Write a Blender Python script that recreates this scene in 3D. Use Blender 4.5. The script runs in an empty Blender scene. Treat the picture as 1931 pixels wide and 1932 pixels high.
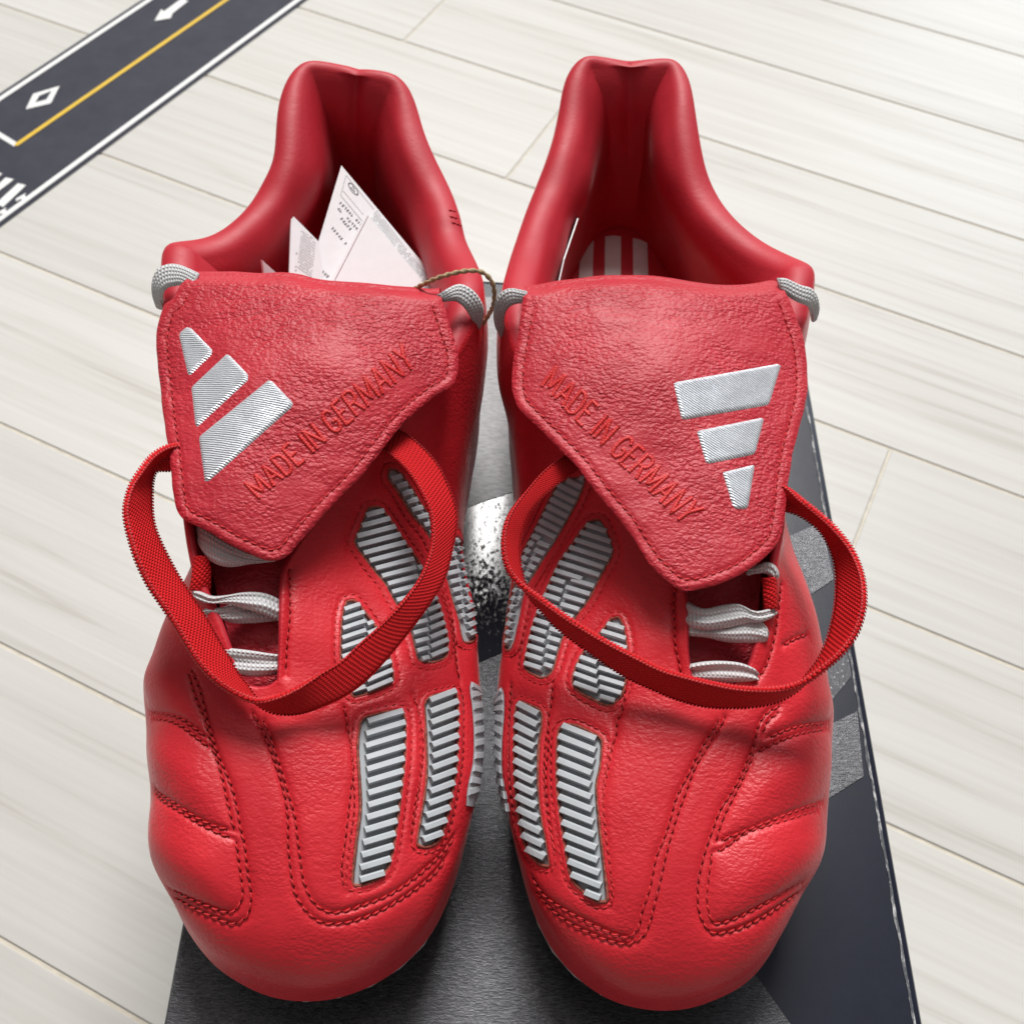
import bpy, math, random
import numpy as np
from mathutils import Vector
from mathutils.bvhtree import BVHTree
from mathutils.kdtree import KDTree
from mathutils.geometry import delaunay_2d_cdt
from mathutils import noise as mnoise

random.seed(7); np.random.seed(7)
SC = bpy.context.scene
COL = SC.collection

# ------------------------------------------------------------------ camera
FPX, CPX = 2171.0, 965.5          # focal length and centre, in 1931-px units
PITCH, ROLL, CAMH = math.radians(53.88), math.radians(3.57), 0.325
cp, sp = math.cos(PITCH), math.sin(PITCH)
cr_, sr_ = math.cos(ROLL), math.sin(ROLL)
RM = np.array([[cr_, -sr_, 0], [sr_, cr_, 0], [0, 0, 1]]) @ np.array([[1, 0, 0], [0, -sp, -cp], [0, cp, -sp]])
cam_d = bpy.data.cameras.new("camera")
cam = bpy.data.objects.new("camera", cam_d); COL.objects.link(cam)
from mathutils import Matrix
cam.matrix_world = Matrix([[RM[0][i], -RM[1][i], -RM[2][i], (0, 0, CAMH)[i]] for i in range(3)] + [[0, 0, 0, 1]])
cam_d.sensor_width = 36; cam_d.lens = 36 * FPX / 1931
cam_d.clip_start = 0.02; cam_d.clip_end = 60
cam_d.dof.use_dof = True; cam_d.dof.focus_distance = 0.285; cam_d.dof.aperture_fstop = 30
SC.camera = cam

# ------------------------------------------------------------------ light
W = bpy.data.worlds.new("World"); SC.world = W; W.use_nodes = True
bg = W.node_tree.nodes["Background"]
bg.inputs[0].default_value = (1.0, 0.985, 0.96, 1); bg.inputs[1].default_value = 0.15
SC.view_settings.view_transform = 'Standard'; SC.view_settings.look = 'None'
SC.view_settings.exposure = 0.04; SC.view_settings.gamma = 1

def area(name, loc, target, sx, sy, power, col):
    l = bpy.data.lights.new(name, 'AREA'); l.shape = 'RECTANGLE'; l.size = sx; l.size_y = sy
    l.energy = power; l.color = col
    o = bpy.data.objects.new(name, l); COL.objects.link(o)
    o.location = loc
    d = Vector(target) - Vector(loc)
    o.rotation_euler = d.to_track_quat('-Z', 'Y').to_euler()
    return o
area("window_light", (5.2, 9.5, 5.6), (0, .25, 0), 4.6, 3.8, 260, (0.82, 0.91, 1.0))
area("balcony_window_light", (0.0, 4.3, 6.0), (0, .15, 0), 2.7, 2.7, 665, (1.0, 0.985, 0.965))
area("ceiling_light", (-0.3, 1.1, 5.2), (0, .15, 0), 2.2, 2.2, 22, (1.0, 0.975, 0.94))

# ------------------------------------------------------------------ helpers
H0 = -0.12                        # floor level; the lid's top face is z = 0

def P(x, y, z):
    d = RM.T @ np.array([(x - CPX) / FPX, (y - CPX) / FPX, 1.0])
    t = (z - CAMH) / d[2]
    return d * t + np.array([0, 0, CAMH])
def Pn(xy, z):
    xy = np.asarray(xy, float); z = np.asarray(z, float) * np.ones(len(xy))
    d = np.c_[(xy - CPX) / FPX, np.ones(len(xy))] @ RM
    t = (z - CAMH) / d[:, 2]
    return d * t[:, None] + np.array([0, 0, CAMH])
def Qn(p):
    v = (np.asarray(p) - np.array([0, 0, CAMH])) @ RM.T
    return v[:, :2] / v[:, 2:3] * FPX + CPX
def conv(c, pts):
    s, ox, oy = {1: (.3968, 223.5, 63.9), 2: (.3968, 894, 63.9), 3: (.3968, 223.5, 574.7), 4: (.3968, 894, 574.7),
                 5: (.3968, 223.5, 1213.3), 6: (.4465, 894, 1213.3), 7: (.3307, 0, 0), 8: (.248, 479, 287),
                 9: (.2315, 1149.5, 1277.2), 10: (.1654, 638.6, 926), 11: (.1985, 223.5, 957.9), 0: (1, 0, 0)}[c]
    a = np.asarray(pts, float)
    return np.c_[a[:, 0] * s + ox, a[:, 1] * s + oy]

def mesh_obj(name, v, f, mat, parent=None, smooth=True, mats=None, mi=None):
    me = bpy.data.meshes.new(name)
    v = np.asarray(v, np.float32)
    if isinstance(f, np.ndarray):
        n, k = f.shape
        me.vertices.add(len(v)); me.vertices.foreach_set('co', v.ravel())
        me.loops.add(n * k); me.loops.foreach_set('vertex_index', f.astype(np.int32).ravel())
        me.polygons.add(n)
        me.polygons.foreach_set('loop_start', np.arange(0, n * k, k, dtype=np.int32))
        me.update(calc_edges=True); me.validate()
    else:
        me.from_pydata([tuple(map(float, p)) for p in v], [], [tuple(map(int, q)) for q in f]); me.update()
    if smooth:
        me.polygons.foreach_set('use_smooth', np.ones(len(me.polygons), bool))
    for m in (mats or [mat]): me.materials.append(m)
    if mi is not None: me.polygons.foreach_set('material_index', np.asarray(mi, np.int32))
    o = bpy.data.objects.new(name, me); COL.objects.link(o)
    if parent is not None: o.parent = parent
    return o
def thing(o, label, cat, group=None):
    o['label'] = label; o['category'] = cat
    if group: o['group'] = group
    return o
def empty(name, loc=(0, 0, 0)):
    o = bpy.data.objects.new(name, None); COL.objects.link(o); o.empty_display_size = .02
    return o
def grid_faces(nr, nc, wrap=False, flip=False, off=0):
    r = np.arange(nr - 1)[:, None]; c = np.arange(nc if wrap else nc - 1)[None, :]
    c2 = (c + 1) % nc
    a, b, d, e = r * nc + c, r * nc + c2, (r + 1) * nc + c2, (r + 1) * nc + c
    f = np.stack([a, b, d, e], -1).reshape(-1, 4) + off
    return f[:, ::-1].copy() if flip else f
def resample(p, n=None, step=None, smooth=True):
    """spline through points, even arc length"""
    p = np.asarray(p, float)
    if smooth and len(p) > 2:
        q = np.vstack([2 * p[0] - p[1], p, 2 * p[-1] - p[-2]])
        out = []
        for i in range(1, len(q) - 2):
            t = np.linspace(0, 1, 12, endpoint=False)[:, None]
            a, b, c, d = q[i - 1], q[i], q[i + 1], q[i + 2]
            out.append(.5 * (2 * b + (c - a) * t + (2 * a - 5 * b + 4 * c - d) * t ** 2 + (3 * b - a - 3 * c + d) * t ** 3))
        p = np.vstack(out + [q[-2:-1]])
    L = np.r_[0, np.cumsum(np.linalg.norm(np.diff(p, axis=0), axis=1))]
    if n is None: n = max(2, int(round(L[-1] / step)) + 1)
    t = np.linspace(0, L[-1], n)
    return np.stack([np.interp(t, L, p[:, k]) for k in range(p.shape[1])], 1)
def pspline(u, y, ue):
    """periodic cubic spline (u in [0,1), len k) evaluated at ue"""
    k = len(u); hh = np.diff(np.r_[u, 1 + u[0]])
    y = np.asarray(y, float); y = y.reshape(k, -1)
    A = np.zeros((k, k)); B = np.zeros_like(y)
    for i in range(k):
        hm, hp = hh[i - 1], hh[i]
        A[i, i - 1] += hm; A[i, i] += 2 * (hm + hp); A[i, (i + 1) % k] += hp
        B[i] = 6 * ((y[(i + 1) % k] - y[i]) / hp - (y[i] - y[i - 1]) / hm)
    M = np.linalg.solve(A, B)
    j = np.clip(np.searchsorted(u, ue, side='right') - 1, 0, k - 1)
    t = (ue - u[j])[:, None]; hj = hh[j][:, None]; j2 = (j + 1) % k
    return (M[j] * (hj - t) ** 3 / (6 * hj) + M[j2] * t ** 3 / (6 * hj)
            + (y[j] / hj - M[j] * hj / 6) * (hj - t) + (y[j2] / hj - M[j2] * hj / 6) * t)
def inpoly(p, poly):
    x, y = p[:, 0], p[:, 1]; r = np.zeros(len(p), bool)
    for i in range(len(poly)):
        (x1, y1), (x2, y2) = poly[i - 1], poly[i]
        if y1 == y2: continue
        r ^= ((y1 > y) != (y2 > y)) & (x < (x2 - x1) * (y - y1) / (y2 - y1) + x1)
    return r
def segdist(p, poly, closed=True):
    d = np.full(len(p), 1e9)
    for i in range(0 if closed else 1, len(poly)):
        a, b = poly[i - 1], poly[i]; ab = b - a
        t = np.clip(((p - a) @ ab) / max(ab @ ab, 1e-9), 0, 1)
        d = np.minimum(d, np.linalg.norm(p - a - t[:, None] * ab, axis=1))
    return d
def smoothstep(x): x = np.clip(x, 0, 1); return x * x * (3 - 2 * x)
def cdt(poly, step, smooth=True):
    """boundary polygon -> (verts2d, tris, nboundary)"""
    poly = np.asarray(poly, float)
    b = resample(np.vstack([poly, poly[:1]]), step=step, smooth=False)[:-1]
    lo, hi = b.min(0), b.max(0)
    g = []
    for j, y in enumerate(np.arange(lo[1], hi[1], step * .866)):
        xs = np.arange(lo[0] + (j % 2) * step / 2, hi[0], step)
        g.append(np.c_[xs, np.full(len(xs), y)])
    g = np.vstack(g) if g else np.zeros((0, 2))
    if len(g): g = g[inpoly(g, b)]
    if len(g): g = g[segdist(g, b) > .55 * step]
    nb = len(b)
    v = [Vector(q) for q in np.vstack([b, g])]
    r = delaunay_2d_cdt(v, [(i, (i + 1) % nb) for i in range(nb)], [], 1, 1e-5)
    v2 = np.array([tuple(q) for q in r[0]])
    tri = np.array([t for t in r[2] if len(t) == 3])
    # orient counter-clockwise in image -> flip later as needed
    a, bb, c = v2[tri[:, 0]], v2[tri[:, 1]], v2[tri[:, 2]]
    s = (bb - a)[:, 0] * (c - a)[:, 1] - (bb - a)[:, 1] * (c - a)[:, 0]
    tri[s > 0] = tri[s > 0][:, ::-1]           # image y is down: this faces the camera
    idx = [i for i in range(len(v2))]
    bi = []
    kd = {tuple(np.round(q, 3)): i for i, q in enumerate(v2)}
    for q in b:
        i = kd.get(tuple(np.round(q, 3)))
        if i is None: i = int(np.argmin(((v2 - q) ** 2).sum(1)))
        bi.append(i)
    return v2, tri, bi
def vnormals(v, f):
    n = np.zeros_like(v)
    fn = np.cross(v[f[:, 1]] - v[f[:, 0]], v[f[:, 2]] - v[f[:, 0]])
    for k in range(f.shape[1]): np.add.at(n, f[:, k], fn)
    return n / (np.linalg.norm(n, axis=1, keepdims=True) + 1e-12)
def solid(name, v, tri, bi, th, mats, parent, smooth=True, nrm=None):
    """give a one-sided sheet a thickness th downwards; mats = [face, edge]"""
    n = vnormals(v, tri) if nrm is None else nrm
    N = len(v)
    low = v - n * th
    f = [tuple(t) for t in tri] + [tuple(t[::-1] + N) for t in tri]
    mi = [0] * len(tri) + [len(mats) - 1] * len(tri)
    # side wall with own verts
    bt = v[bi]; bl = low[bi]; k = len(bi); base = 2 * N
    vv = np.vstack([v, low, bt, bl])
    for i in range(k):
        j = (i + 1) % k
        f.append((base + i, base + k + i, base + k + j, base + j)); mi.append(len(mats) - 1)
    return mesh_obj(name, vv, f, None, parent, smooth, mats, mi)
class Surf:
    """something pixels can be traced onto"""
    def __init__(s, v, f): s.b = BVHTree.FromPolygons([Vector(p) for p in v], [tuple(map(int, q)) for q in f])
    def ray(s, xy):
        d = RM.T @ np.array([(xy[0] - CPX) / FPX, (xy[1] - CPX) / FPX, 1.0])
        r = s.b.ray_cast(Vector((0, 0, CAMH)), Vector(d).normalized())
        if r[0] is None: return None
        n = Vector(r[1])
        if n.dot(Vector(d)) > 0: n = -n
        return np.array(r[0]), np.array(n)
    def rays(s, pts):
        """3-D points and normals; misses are filled from the nearest hit"""
        h = [s.ray(p) for p in pts]
        ok = [i for i, x in enumerate(h) if x is not None]
        if not ok: return None, None, None
        m = np.array([x is not None for x in h])
        for i, x in enumerate(h):
            if x is None:
                j = min(ok, key=lambda k: (pts[k][0] - pts[i][0]) ** 2 + (pts[k][1] - pts[i][1]) ** 2)
                h[i] = h[j]
        return np.array([x[0] for x in h]), np.array([x[1] for x in h]), m

# ------------------------------------------------------------------ materials
def new_mat(name):
    m = bpy.data.materials.new(name); m.use_nodes = True
    nt = m.node_tree; b = nt.nodes["Principled BSDF"]
    return m, nt, b
def nd(nt, t, **kw):
    n = nt.nodes.new(t)
    for k, v in kw.items():
        if k in n.inputs: n.inputs[k].default_value = v
        else: setattr(n, k, v)
    return n
def coords(nt, scale=(1, 1, 1), rot=(0, 0, 0)):
    tc = nt.nodes.new('ShaderNodeTexCoord'); mp = nt.nodes.new('ShaderNodeMapping')
    mp.inputs['Scale'].default_value = scale; mp.inputs['Rotation'].default_value = rot
    nt.links.new(tc.outputs['Object'], mp.inputs[0]); return mp.outputs[0]
def ramp(nt, fac, stops):
    r = nt.nodes.new('ShaderNodeValToRGB'); e = r.color_ramp.elements
    while len(e) < len(stops): e.new(.5)
    for q, (p, c) in zip(e, stops): q.position = p; q.color = tuple(c) + (1,)
    nt.links.new(fac, r.inputs[0]); return r.outputs[0]
def bump(nt, h, strength, dist, prev=None):
    b = nt.nodes.new('ShaderNodeBump'); b.inputs['Strength'].default_value = strength; b.inputs['Distance'].default_value = dist
    nt.links.new(h, b.inputs['Height'])
    if prev is not None: nt.links.new(prev, b.inputs['Normal'])
    return b.outputs[0]
def leather(name, col, col2, rough, grain, gscale, wr, sheen=0.):
    m, nt, b = new_mat(name); co = coords(nt)
    n1 = nd(nt, 'ShaderNodeTexNoise', Scale=60.0, Detail=4.0); nt.links.new(co, n1.inputs['Vector'])
    nt.links.new(ramp(nt, n1.outputs[0], [(.3, col2), (.7, col)]), b.inputs['Base Color'])
    # uneven pebble: two cell sizes, warped, fading in and out in patches
    n2 = nd(nt, 'ShaderNodeTexNoise', Scale=420.0, Detail=3.0); nt.links.new(co, n2.inputs['Vector'])
    mx = nd(nt, 'ShaderNodeMixRGB', blend_type='ADD'); mx.inputs[0].default_value = .0016
    nt.links.new(co, mx.inputs[1]); nt.links.new(n2.outputs['Color'], mx.inputs[2])
    mp = nt.nodes.new('ShaderNodeMapping'); mp.inputs['Scale'].default_value = (.75, 1.15, 1.15); nt.links.new(mx.outputs[0], mp.inputs[0])
    hs = []
    for sc_ in (gscale, gscale * 1.9):
        vo = nd(nt, 'ShaderNodeTexVoronoi', feature='SMOOTH_F1', Scale=sc_); vo.inputs['Smoothness'].default_value = .35
        nt.links.new(mp.outputs[0], vo.inputs['Vector']); hs.append(vo.outputs['Distance'])
    n4 = nd(nt, 'ShaderNodeTexNoise', Scale=55.0, Detail=2.0); nt.links.new(co, n4.inputs['Vector'])
    pm = nd(nt, 'ShaderNodeMapRange'); pm.inputs['From Min'].default_value = .35; pm.inputs['From Max'].default_value = .65
    pm.inputs['To Min'].default_value = -.3; pm.inputs['To Max'].default_value = -1.
    nt.links.new(n4.outputs[0], pm.inputs[0])
    sm = nd(nt, 'ShaderNodeMath', operation='MULTIPLY_ADD'); nt.links.new(hs[1], sm.inputs[0]); sm.inputs[1].default_value = .45; nt.links.new(hs[0], sm.inputs[2])
    mu = nd(nt, 'ShaderNodeMath', operation='MULTIPLY'); nt.links.new(sm.outputs[0], mu.inputs[0]); nt.links.new(pm.outputs[0], mu.inputs[1])
    h = bump(nt, mu.outputs[0], grain, .0006)
    # short creases running across the foot
    mp3 = nt.nodes.new('ShaderNodeMapping'); mp3.inputs['Scale'].default_value = (.45, 1.3, 1.3); nt.links.new(co, mp3.inputs[0])
    n3 = nd(nt, 'ShaderNodeTexNoise', Scale=190.0, Detail=4.0, Roughness=.55, Distortion=1.2); nt.links.new(mp3.outputs[0], n3.inputs['Vector'])
    h = bump(nt, n3.outputs[0], wr, .0012, h)
    n5 = nd(nt, 'ShaderNodeTexNoise', Scale=2600.0, Detail=2.0); nt.links.new(co, n5.inputs['Vector'])
    h = bump(nt, n5.outputs[0], .2, .0001, h)
    nt.links.new(h, b.inputs['Normal'])
    rr = nd(nt, 'ShaderNodeMapRange'); rr.inputs['To Min'].default_value = rough - .05; rr.inputs['To Max'].default_value = rough + .08
    nt.links.new(n3.outputs[0], rr.inputs[0]); nt.links.new(rr.outputs[0], b.inputs['Roughness'])
    b.inputs['Specular IOR Level'].default_value = .42
    b.inputs['Sheen Weight'].default_value = sheen; b.inputs['Sheen Roughness'].default_value = .2; b.inputs['Sheen Tint'].default_value = (1, .8, .8, 1)
    return m
RED = (.69, .025, .037); RED2 = (.58, .017, .028)
M_UP = leather("red_leather", RED, RED2, .42, .28, 950., .11, .24)
M_FLAP = leather("red_tumbled_leather", (.55, .026, .042), (.47, .019, .033), .47, .70, 900., .08, .06)
M_LIN = leather("red_lining_leather", (.52, .018, .034), (.45, .015, .029), .52, .08, 900., .05, .10)
def fabric(name, col, col2, sx, sy, rough=.7, depth=.0003, rot=0., metal=0.):
    """woven tape: crossed waves along the object's own strands"""
    m, nt, b = new_mat(name)
    uv = nd(nt, 'ShaderNodeUVMap'); mp = nt.nodes.new('ShaderNodeMapping')
    nt.links.new(uv.outputs[0], mp.inputs[0]); mp.inputs['Rotation'].default_value = (0, 0, rot)
    a = nd(nt, 'ShaderNodeTexWave', wave_type='BANDS', bands_direction='X', Scale=sx, Distortion=.6); a.inputs['Detail Scale'].default_value = 2
    c = nd(nt, 'ShaderNodeTexWave', wave_type='BANDS', bands_direction='Y', Scale=sy, Distortion=.6)
    nt.links.new(mp.outputs[0], a.inputs['Vector']); nt.links.new(mp.outputs[0], c.inputs['Vector'])
    mu = nd(nt, 'ShaderNodeMath', operation='MULTIPLY'); nt.links.new(a.outputs['Fac'], mu.inputs[0]); nt.links.new(c.outputs['Fac'], mu.inputs[1])
    nt.links.new(ramp(nt, mu.outputs[0], [(.0, col2), (.6, col)]), b.inputs['Base Color'])
    nt.links.new(bump(nt, mu.outputs[0], .9, depth), b.inputs['Normal'])
    b.inputs['Roughness'].default_value = rough; b.inputs['Metallic'].default_value = metal
    b.inputs['Specular IOR Level'].default_value = .22
    return m
def plain(name, col, rough=.5, var=.1, scale=200., bumpd=.0001, spec=.5, metal=0., bs=.4):
    m, nt, b = new_mat(name); co = coords(nt)
    n = nd(nt, 'ShaderNodeTexNoise', Scale=scale, Detail=4.0); nt.links.new(co, n.inputs['Vector'])
    lo = tuple(c * (1 - var) for c in col); hi = tuple(min(1, c * (1 + var)) for c in col)
    nt.links.new(ramp(nt, n.outputs[0], [(.3, lo), (.7, hi)]), b.inputs['Base Color'])
    nt.links.new(bump(nt, n.outputs[0], bs, bumpd), b.inputs['Normal'])
    b.inputs['Roughness'].default_value = rough; b.inputs['Specular IOR Level'].default_value = spec
    b.inputs['Metallic'].default_value = metal
    return m
M_SUEDE = plain("raw_leather_edge", (.30, .075, .05), .9, .5, 900., .0004)
M_RUB = plain("grey_rubber", (.43, .455, .48), .5, .04, 300., .00005)
M_SOLE = plain("sole_plastic", (.62, .62, .64), .35)
M_THREAD = plain("red_thread", (.54, .016, .020), .6, .25, 1500., .0002)
M_HOLE = plain("needle_hole_dark", (.05, .003, .004), .95)
M_EMB = plain("bright_red_thread", (.62, .015, .014), .5, .3, 1800., .0003)
M_STRAP = fabric("red_elastic_webbing", (.76, .014, .018), (.50, .007, .010), 330., 420., .8, .0005, rot=.6)
M_LACE = fabric("grey_woven_lace", (.78, .78, .78), (.52, .52, .53), 300., 300., .6, .0005)
M_CARD = plain("white_card", (.86, .86, .88), .45, .02, 300., .00003)
M_INK = plain("grey_ink", (.16, .16, .17), .6, .1)
M_INKL = plain("pale_grey_ink", (.45, .45, .46), .6, .1)
M_TWINE = plain("hemp_twine", (.42, .30, .17), .8, .4, 1400., .0004)

# floor: pale wood-look planks
def wood():
    m, nt, b = new_mat("pale_wood"); co = coords(nt, (1, 1, 1))
    oi = nd(nt, 'ShaderNodeObjectInfo')
    ad = nd(nt, 'ShaderNodeVectorMath', operation='ADD')
    sc_ = nd(nt, 'ShaderNodeVectorMath', operation='SCALE'); sc_.inputs['Scale'].default_value = 13.0
    cb = nd(nt, 'ShaderNodeCombineXYZ'); nt.links.new(oi.outputs['Random'], cb.inputs[0]); nt.links.new(oi.outputs['Random'], cb.inputs[1])
    nt.links.new(cb.outputs[0], sc_.inputs[0]); nt.links.new(co, ad.inputs[0]); nt.links.new(sc_.outputs[0], ad.inputs[1])
    mp = nt.nodes.new('ShaderNodeMapping'); mp.inputs['Scale'].default_value = (1.6, 46, 1); nt.links.new(ad.outputs[0], mp.inputs[0])
    n1 = nd(nt, 'ShaderNodeTexNoise', Scale=2.2, Detail=5.0, Roughness=.55, Distortion=.9); nt.links.new(mp.outputs[0], n1.inputs['Vector'])
    mp2 = nt.nodes.new('ShaderNodeMapping'); mp2.inputs['Scale'].default_value = (6, 240, 1); nt.links.new(ad.outputs[0], mp2.inputs[0])
    n2 = nd(nt, 'ShaderNodeTexNoise', Scale=2.0, Detail=4.0); nt.links.new(mp2.outputs[0], n2.inputs['Vector'])
    mx = nd(nt, 'ShaderNodeMath', operation='MULTIPLY_ADD'); mx.inputs[1].default_value = .35
    nt.links.new(n2.outputs[0], mx.inputs[0]); nt.links.new(n1.outputs[0], mx.inputs[2])
    c = ramp(nt, mx.outputs[0], [(.42, (.465, .440, .398)), (.58, (.56, .543, .508)), (.82, (.605, .592, .560))])
    hs = nd(nt, 'ShaderNodeHueSaturation'); vr = nd(nt, 'ShaderNodeMapRange'); vr.inputs['To Min'].default_value = .95; vr.inputs['To Max'].default_value = 1.04
    nt.links.new(oi.outputs['Random'], vr.inputs[0]); nt.links.new(vr.outputs[0], hs.inputs['Value']); nt.links.new(c, hs.inputs['Color'])
    nt.links.new(hs.outputs[0], b.inputs['Base Color'])
    nt.links.new(bump(nt, n2.outputs[0], .25, .0002), b.inputs['Normal'])
    b.inputs['Roughness'].default_value = .34; b.inputs['Specular IOR Level'].default_value = .3
    return m
M_WOOD = wood()
M_GAP = plain("groove_brown", (.60, .55, .46), .8)

# ------------------------------------------------------------------ floor
YF = math.radians(-23.34)
ex, ey = np.array([math.cos(YF), math.sin(YF)]), np.array([-math.sin(YF), math.cos(YF)])
floor = mesh_obj("floor", [(-4, -3, H0 - .0007), (4, -3, H0 - .0007), (4, 5, H0 - .0007), (-4, 5, H0 - .0007)], [(0, 1, 2, 3)], M_GAP, None, False)
floor['kind'] = 'structure'
def box_mesh(name, x0, x1, y0, y1, z0, z1, bev, mat):
    v = []
    for z, i in ((z0, 0), (z1 - bev, 0), (z1, bev)):
        v += [(x0 + i, y0 + i, z), (x1 - i, y0 + i, z), (x1 - i, y1 - i, z), (x0 + i, y1 - i, z)]
    f = []
    for k in (0, 4):
        for i in range(4):
            j = (i + 1) % 4; f.append((k + i, k + j, k + 4 + j, k + 4 + i))
    f.append((8, 9, 10, 11))
    me = bpy.data.meshes.new(name); me.from_pydata(v, [], f); me.update(); me.materials.append(mat)
    return me
PW, OFF = 0.0973, .034
PL = 1.21
joint = {}
for (px, py) in ((1643, 941), (1001, 278), (800, 38)):
    q = P(px, py, H0)[:2]
    k = math.floor((q @ ey - OFF) / PW); joint[k] = q @ ex
for k in range(-5, 16):
    n0 = OFF + PW * k; nc = n0 + PW / 2
    hid = (0 - .396 * nc) / .918                      # end joint under the box, or far off to the side
    yh = hid * ex[1] + nc * ey[1]
    off = joint.get(k, hid + random.uniform(-.02, .02) if .05 < yh < .31 else (.64 + .02 * (k % 3) - .396 * nc) / .918)
    j0 = math.floor((-1.4 - off) / PL)
    for j in range(j0, j0 + 6):
        a0 = off + j * PL
        me = box_mesh("plank", a0 + .0006, a0 + PL - .0006, n0 + .0007, n0 + PW - .0007, H0 - .0024, H0, .0005, M_WOOD)
        o = bpy.data.objects.new("plank", me); COL.objects.link(o); o.parent = floor
        o.rotation_euler = (0, 0, YF)

# ------------------------------------------------------------------ shoe box
def flat_mat(name, c1, c2, rough, scale, stretch, bd, metal=0., thr=(.35, .65), rvar=.15, bstr=.5):
    m, nt, b = new_mat(name); co = coords(nt, stretch, (0, 0, math.radians(1.4)))
    n = nd(nt, 'ShaderNodeTexNoise', Scale=scale, Detail=6.0, Roughness=.65); nt.links.new(co, n.inputs['Vector'])
    nt.links.new(ramp(nt, n.outputs[0], [(thr[0], c1), (thr[1], c2)]), b.inputs['Base Color'])
    nt.links.new(bump(nt, n.outputs[0], bstr, bd), b.inputs['Normal'])
    mr = nd(nt, 'ShaderNodeMapRange'); mr.inputs['To Min'].default_value = rough + rvar; mr.inputs['To Max'].default_value = rough - rvar
    nt.links.new(n.outputs[0], mr.inputs[0]); nt.links.new(mr.outputs[0], b.inputs['Roughness'])
    b.inputs['Metallic'].default_value = metal
    return m
M_BOX = flat_mat("slate_black_card", (.010, .012, .022), (.016, .019, .032), .26, 120., (1, 1, 1), .00004, 0, (.3, .7), .04)
M_BOX.node_tree.nodes['Principled BSDF'].inputs['Specular IOR Level'].default_value = .3
M_SILV = flat_mat("brushed_silver_print", (.022, .022, .026), (.12, .12, .13), .27, 1500., (.45, 1.3, 1), .0003, .35, (.35, .75), .08, .6)
M_SILV2 = flat_mat("pale_silver_print", (.16, .16, .165), (.27, .27, .275), .50, 700., (.5, 2.2, 1), .00015, .1, (.35, .65), .08, .6)
def glare_mat():
    """navy print with glare put into its colour and gloss, breaking up towards the viewer"""
    m, nt, b = new_mat("navy_print_with_glare"); co = coords(nt)
    mp = nt.nodes.new('ShaderNodeMapping'); mp.inputs['Scale'].default_value = (.9, .6, 1); nt.links.new(co, mp.inputs[0])
    n = nd(nt, 'ShaderNodeTexNoise', Scale=900.0, Detail=5.0, Roughness=.6); nt.links.new(mp.outputs[0], n.inputs['Vector'])
    sx = nt.nodes.new('ShaderNodeSeparateXYZ'); nt.links.new(co, sx.inputs[0])
    k = nd(nt, 'ShaderNodeMapRange'); k.inputs['From Min'].default_value = GLARE_Y0; k.inputs['From Max'].default_value = GLARE_Y1
    k.inputs['To Min'].default_value = -.20; k.inputs['To Max'].default_value = .16
    nt.links.new(sx.outputs['Y'], k.inputs[0])
    ad = nd(nt, 'ShaderNodeMath', operation='ADD'); nt.links.new(n.outputs[0], ad.inputs[0]); nt.links.new(k.outputs[0], ad.inputs[1])
    nt.links.new(ramp(nt, ad.outputs[0], [(.42, (.010, .010, .022)), (.60, (.13, .13, .13))]), b.inputs['Base Color'])  # pale end of the ramp is glare painted into the dark print
    nt.links.new(ramp(nt, ad.outputs[0], [(.48, (.6, .6, .6)), (.60, (.20, .20, .20))]), b.inputs['Roughness'])
    nt.links.new(ramp(nt, ad.outputs[0], [(.42, (.15, .15, .15)), (.62, (1, 1, 1))]), b.inputs['Specular IOR Level'])
    nt.links.new(bump(nt, n.outputs[0], .25, .0001), b.inputs['Normal'])
    return m
GLARE_Y0, GLARE_Y1 = P(925, 1225, 0)[1], P(925, 1030, 0)[1]
M_GLARE = glare_mat()
M_SPK = flat_mat("speckled_print", (.012, .013, .024), (.55, .55, .54), .4, 1100., (1.1, .8, 1), .0002, 0, (.60, .66), .06, .4)
M_WHT = flat_mat("pale_print", (.70, .70, .70), (.84, .84, .83), .17, 420., (.6, 2, 1), .00008, .1, (.3, .7), .06)
M_WORN = flat_mat("worn_edge", (.05, .055, .065), (.50, .50, .50), .6, 900., (1, .3, 1), .0002, 0, (.48, .66), .1)
box = empty("shoe_box")
thing(box, "black shoe box with silver brushed print lying on the floor under both red boots", "shoe box")
BY0, BY1 = .028, .3526
def bxy(px, py): return P(px, py, 0)[:2]
rdir = (bxy(1524, 746) - bxy(1733, 1927)); rp = bxy(1733, 1927)
ldir = rdir; lp = bxy(316, 1931)
def xr(y): return rp[0] + rdir[0] / rdir[1] * (y - rp[1])
def xl(y): return lp[0] + ldir[0] / ldir[1] * (y - lp[1])
def lid_quad(i, z): return [(xl(BY0) + i, BY0 + i, z), (xr(BY0) - i, BY0 + i, z), (xr(BY1) - i, BY1 - i, z), (xl(BY1) + i, BY1 - i, z)]
def stack(levels):
    v = sum(levels, []); f = []
    for k in range(len(levels) - 1):
        for i in range(4):
            j = (i + 1) % 4; f.append((4 * k + i, 4 * k + j, 4 * k + 4 + j, 4 * k + 4 + i))
    n = 4 * (len(levels) - 1); f.append((n, n + 1, n + 2, n + 3)); return v, f
v, f = stack([lid_quad(-.0012, -.045), lid_quad(-.001, -.0012), lid_quad(-.0004, -.0003), lid_quad(.0012, 0)])
mesh_obj("lid", v, f, M_BOX, box, False)
v, f = stack([lid_quad(.0015, H0), lid_quad(.0015, -.03)])
mesh_obj("box_body", v, f, M_BOX, box, False)
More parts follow.
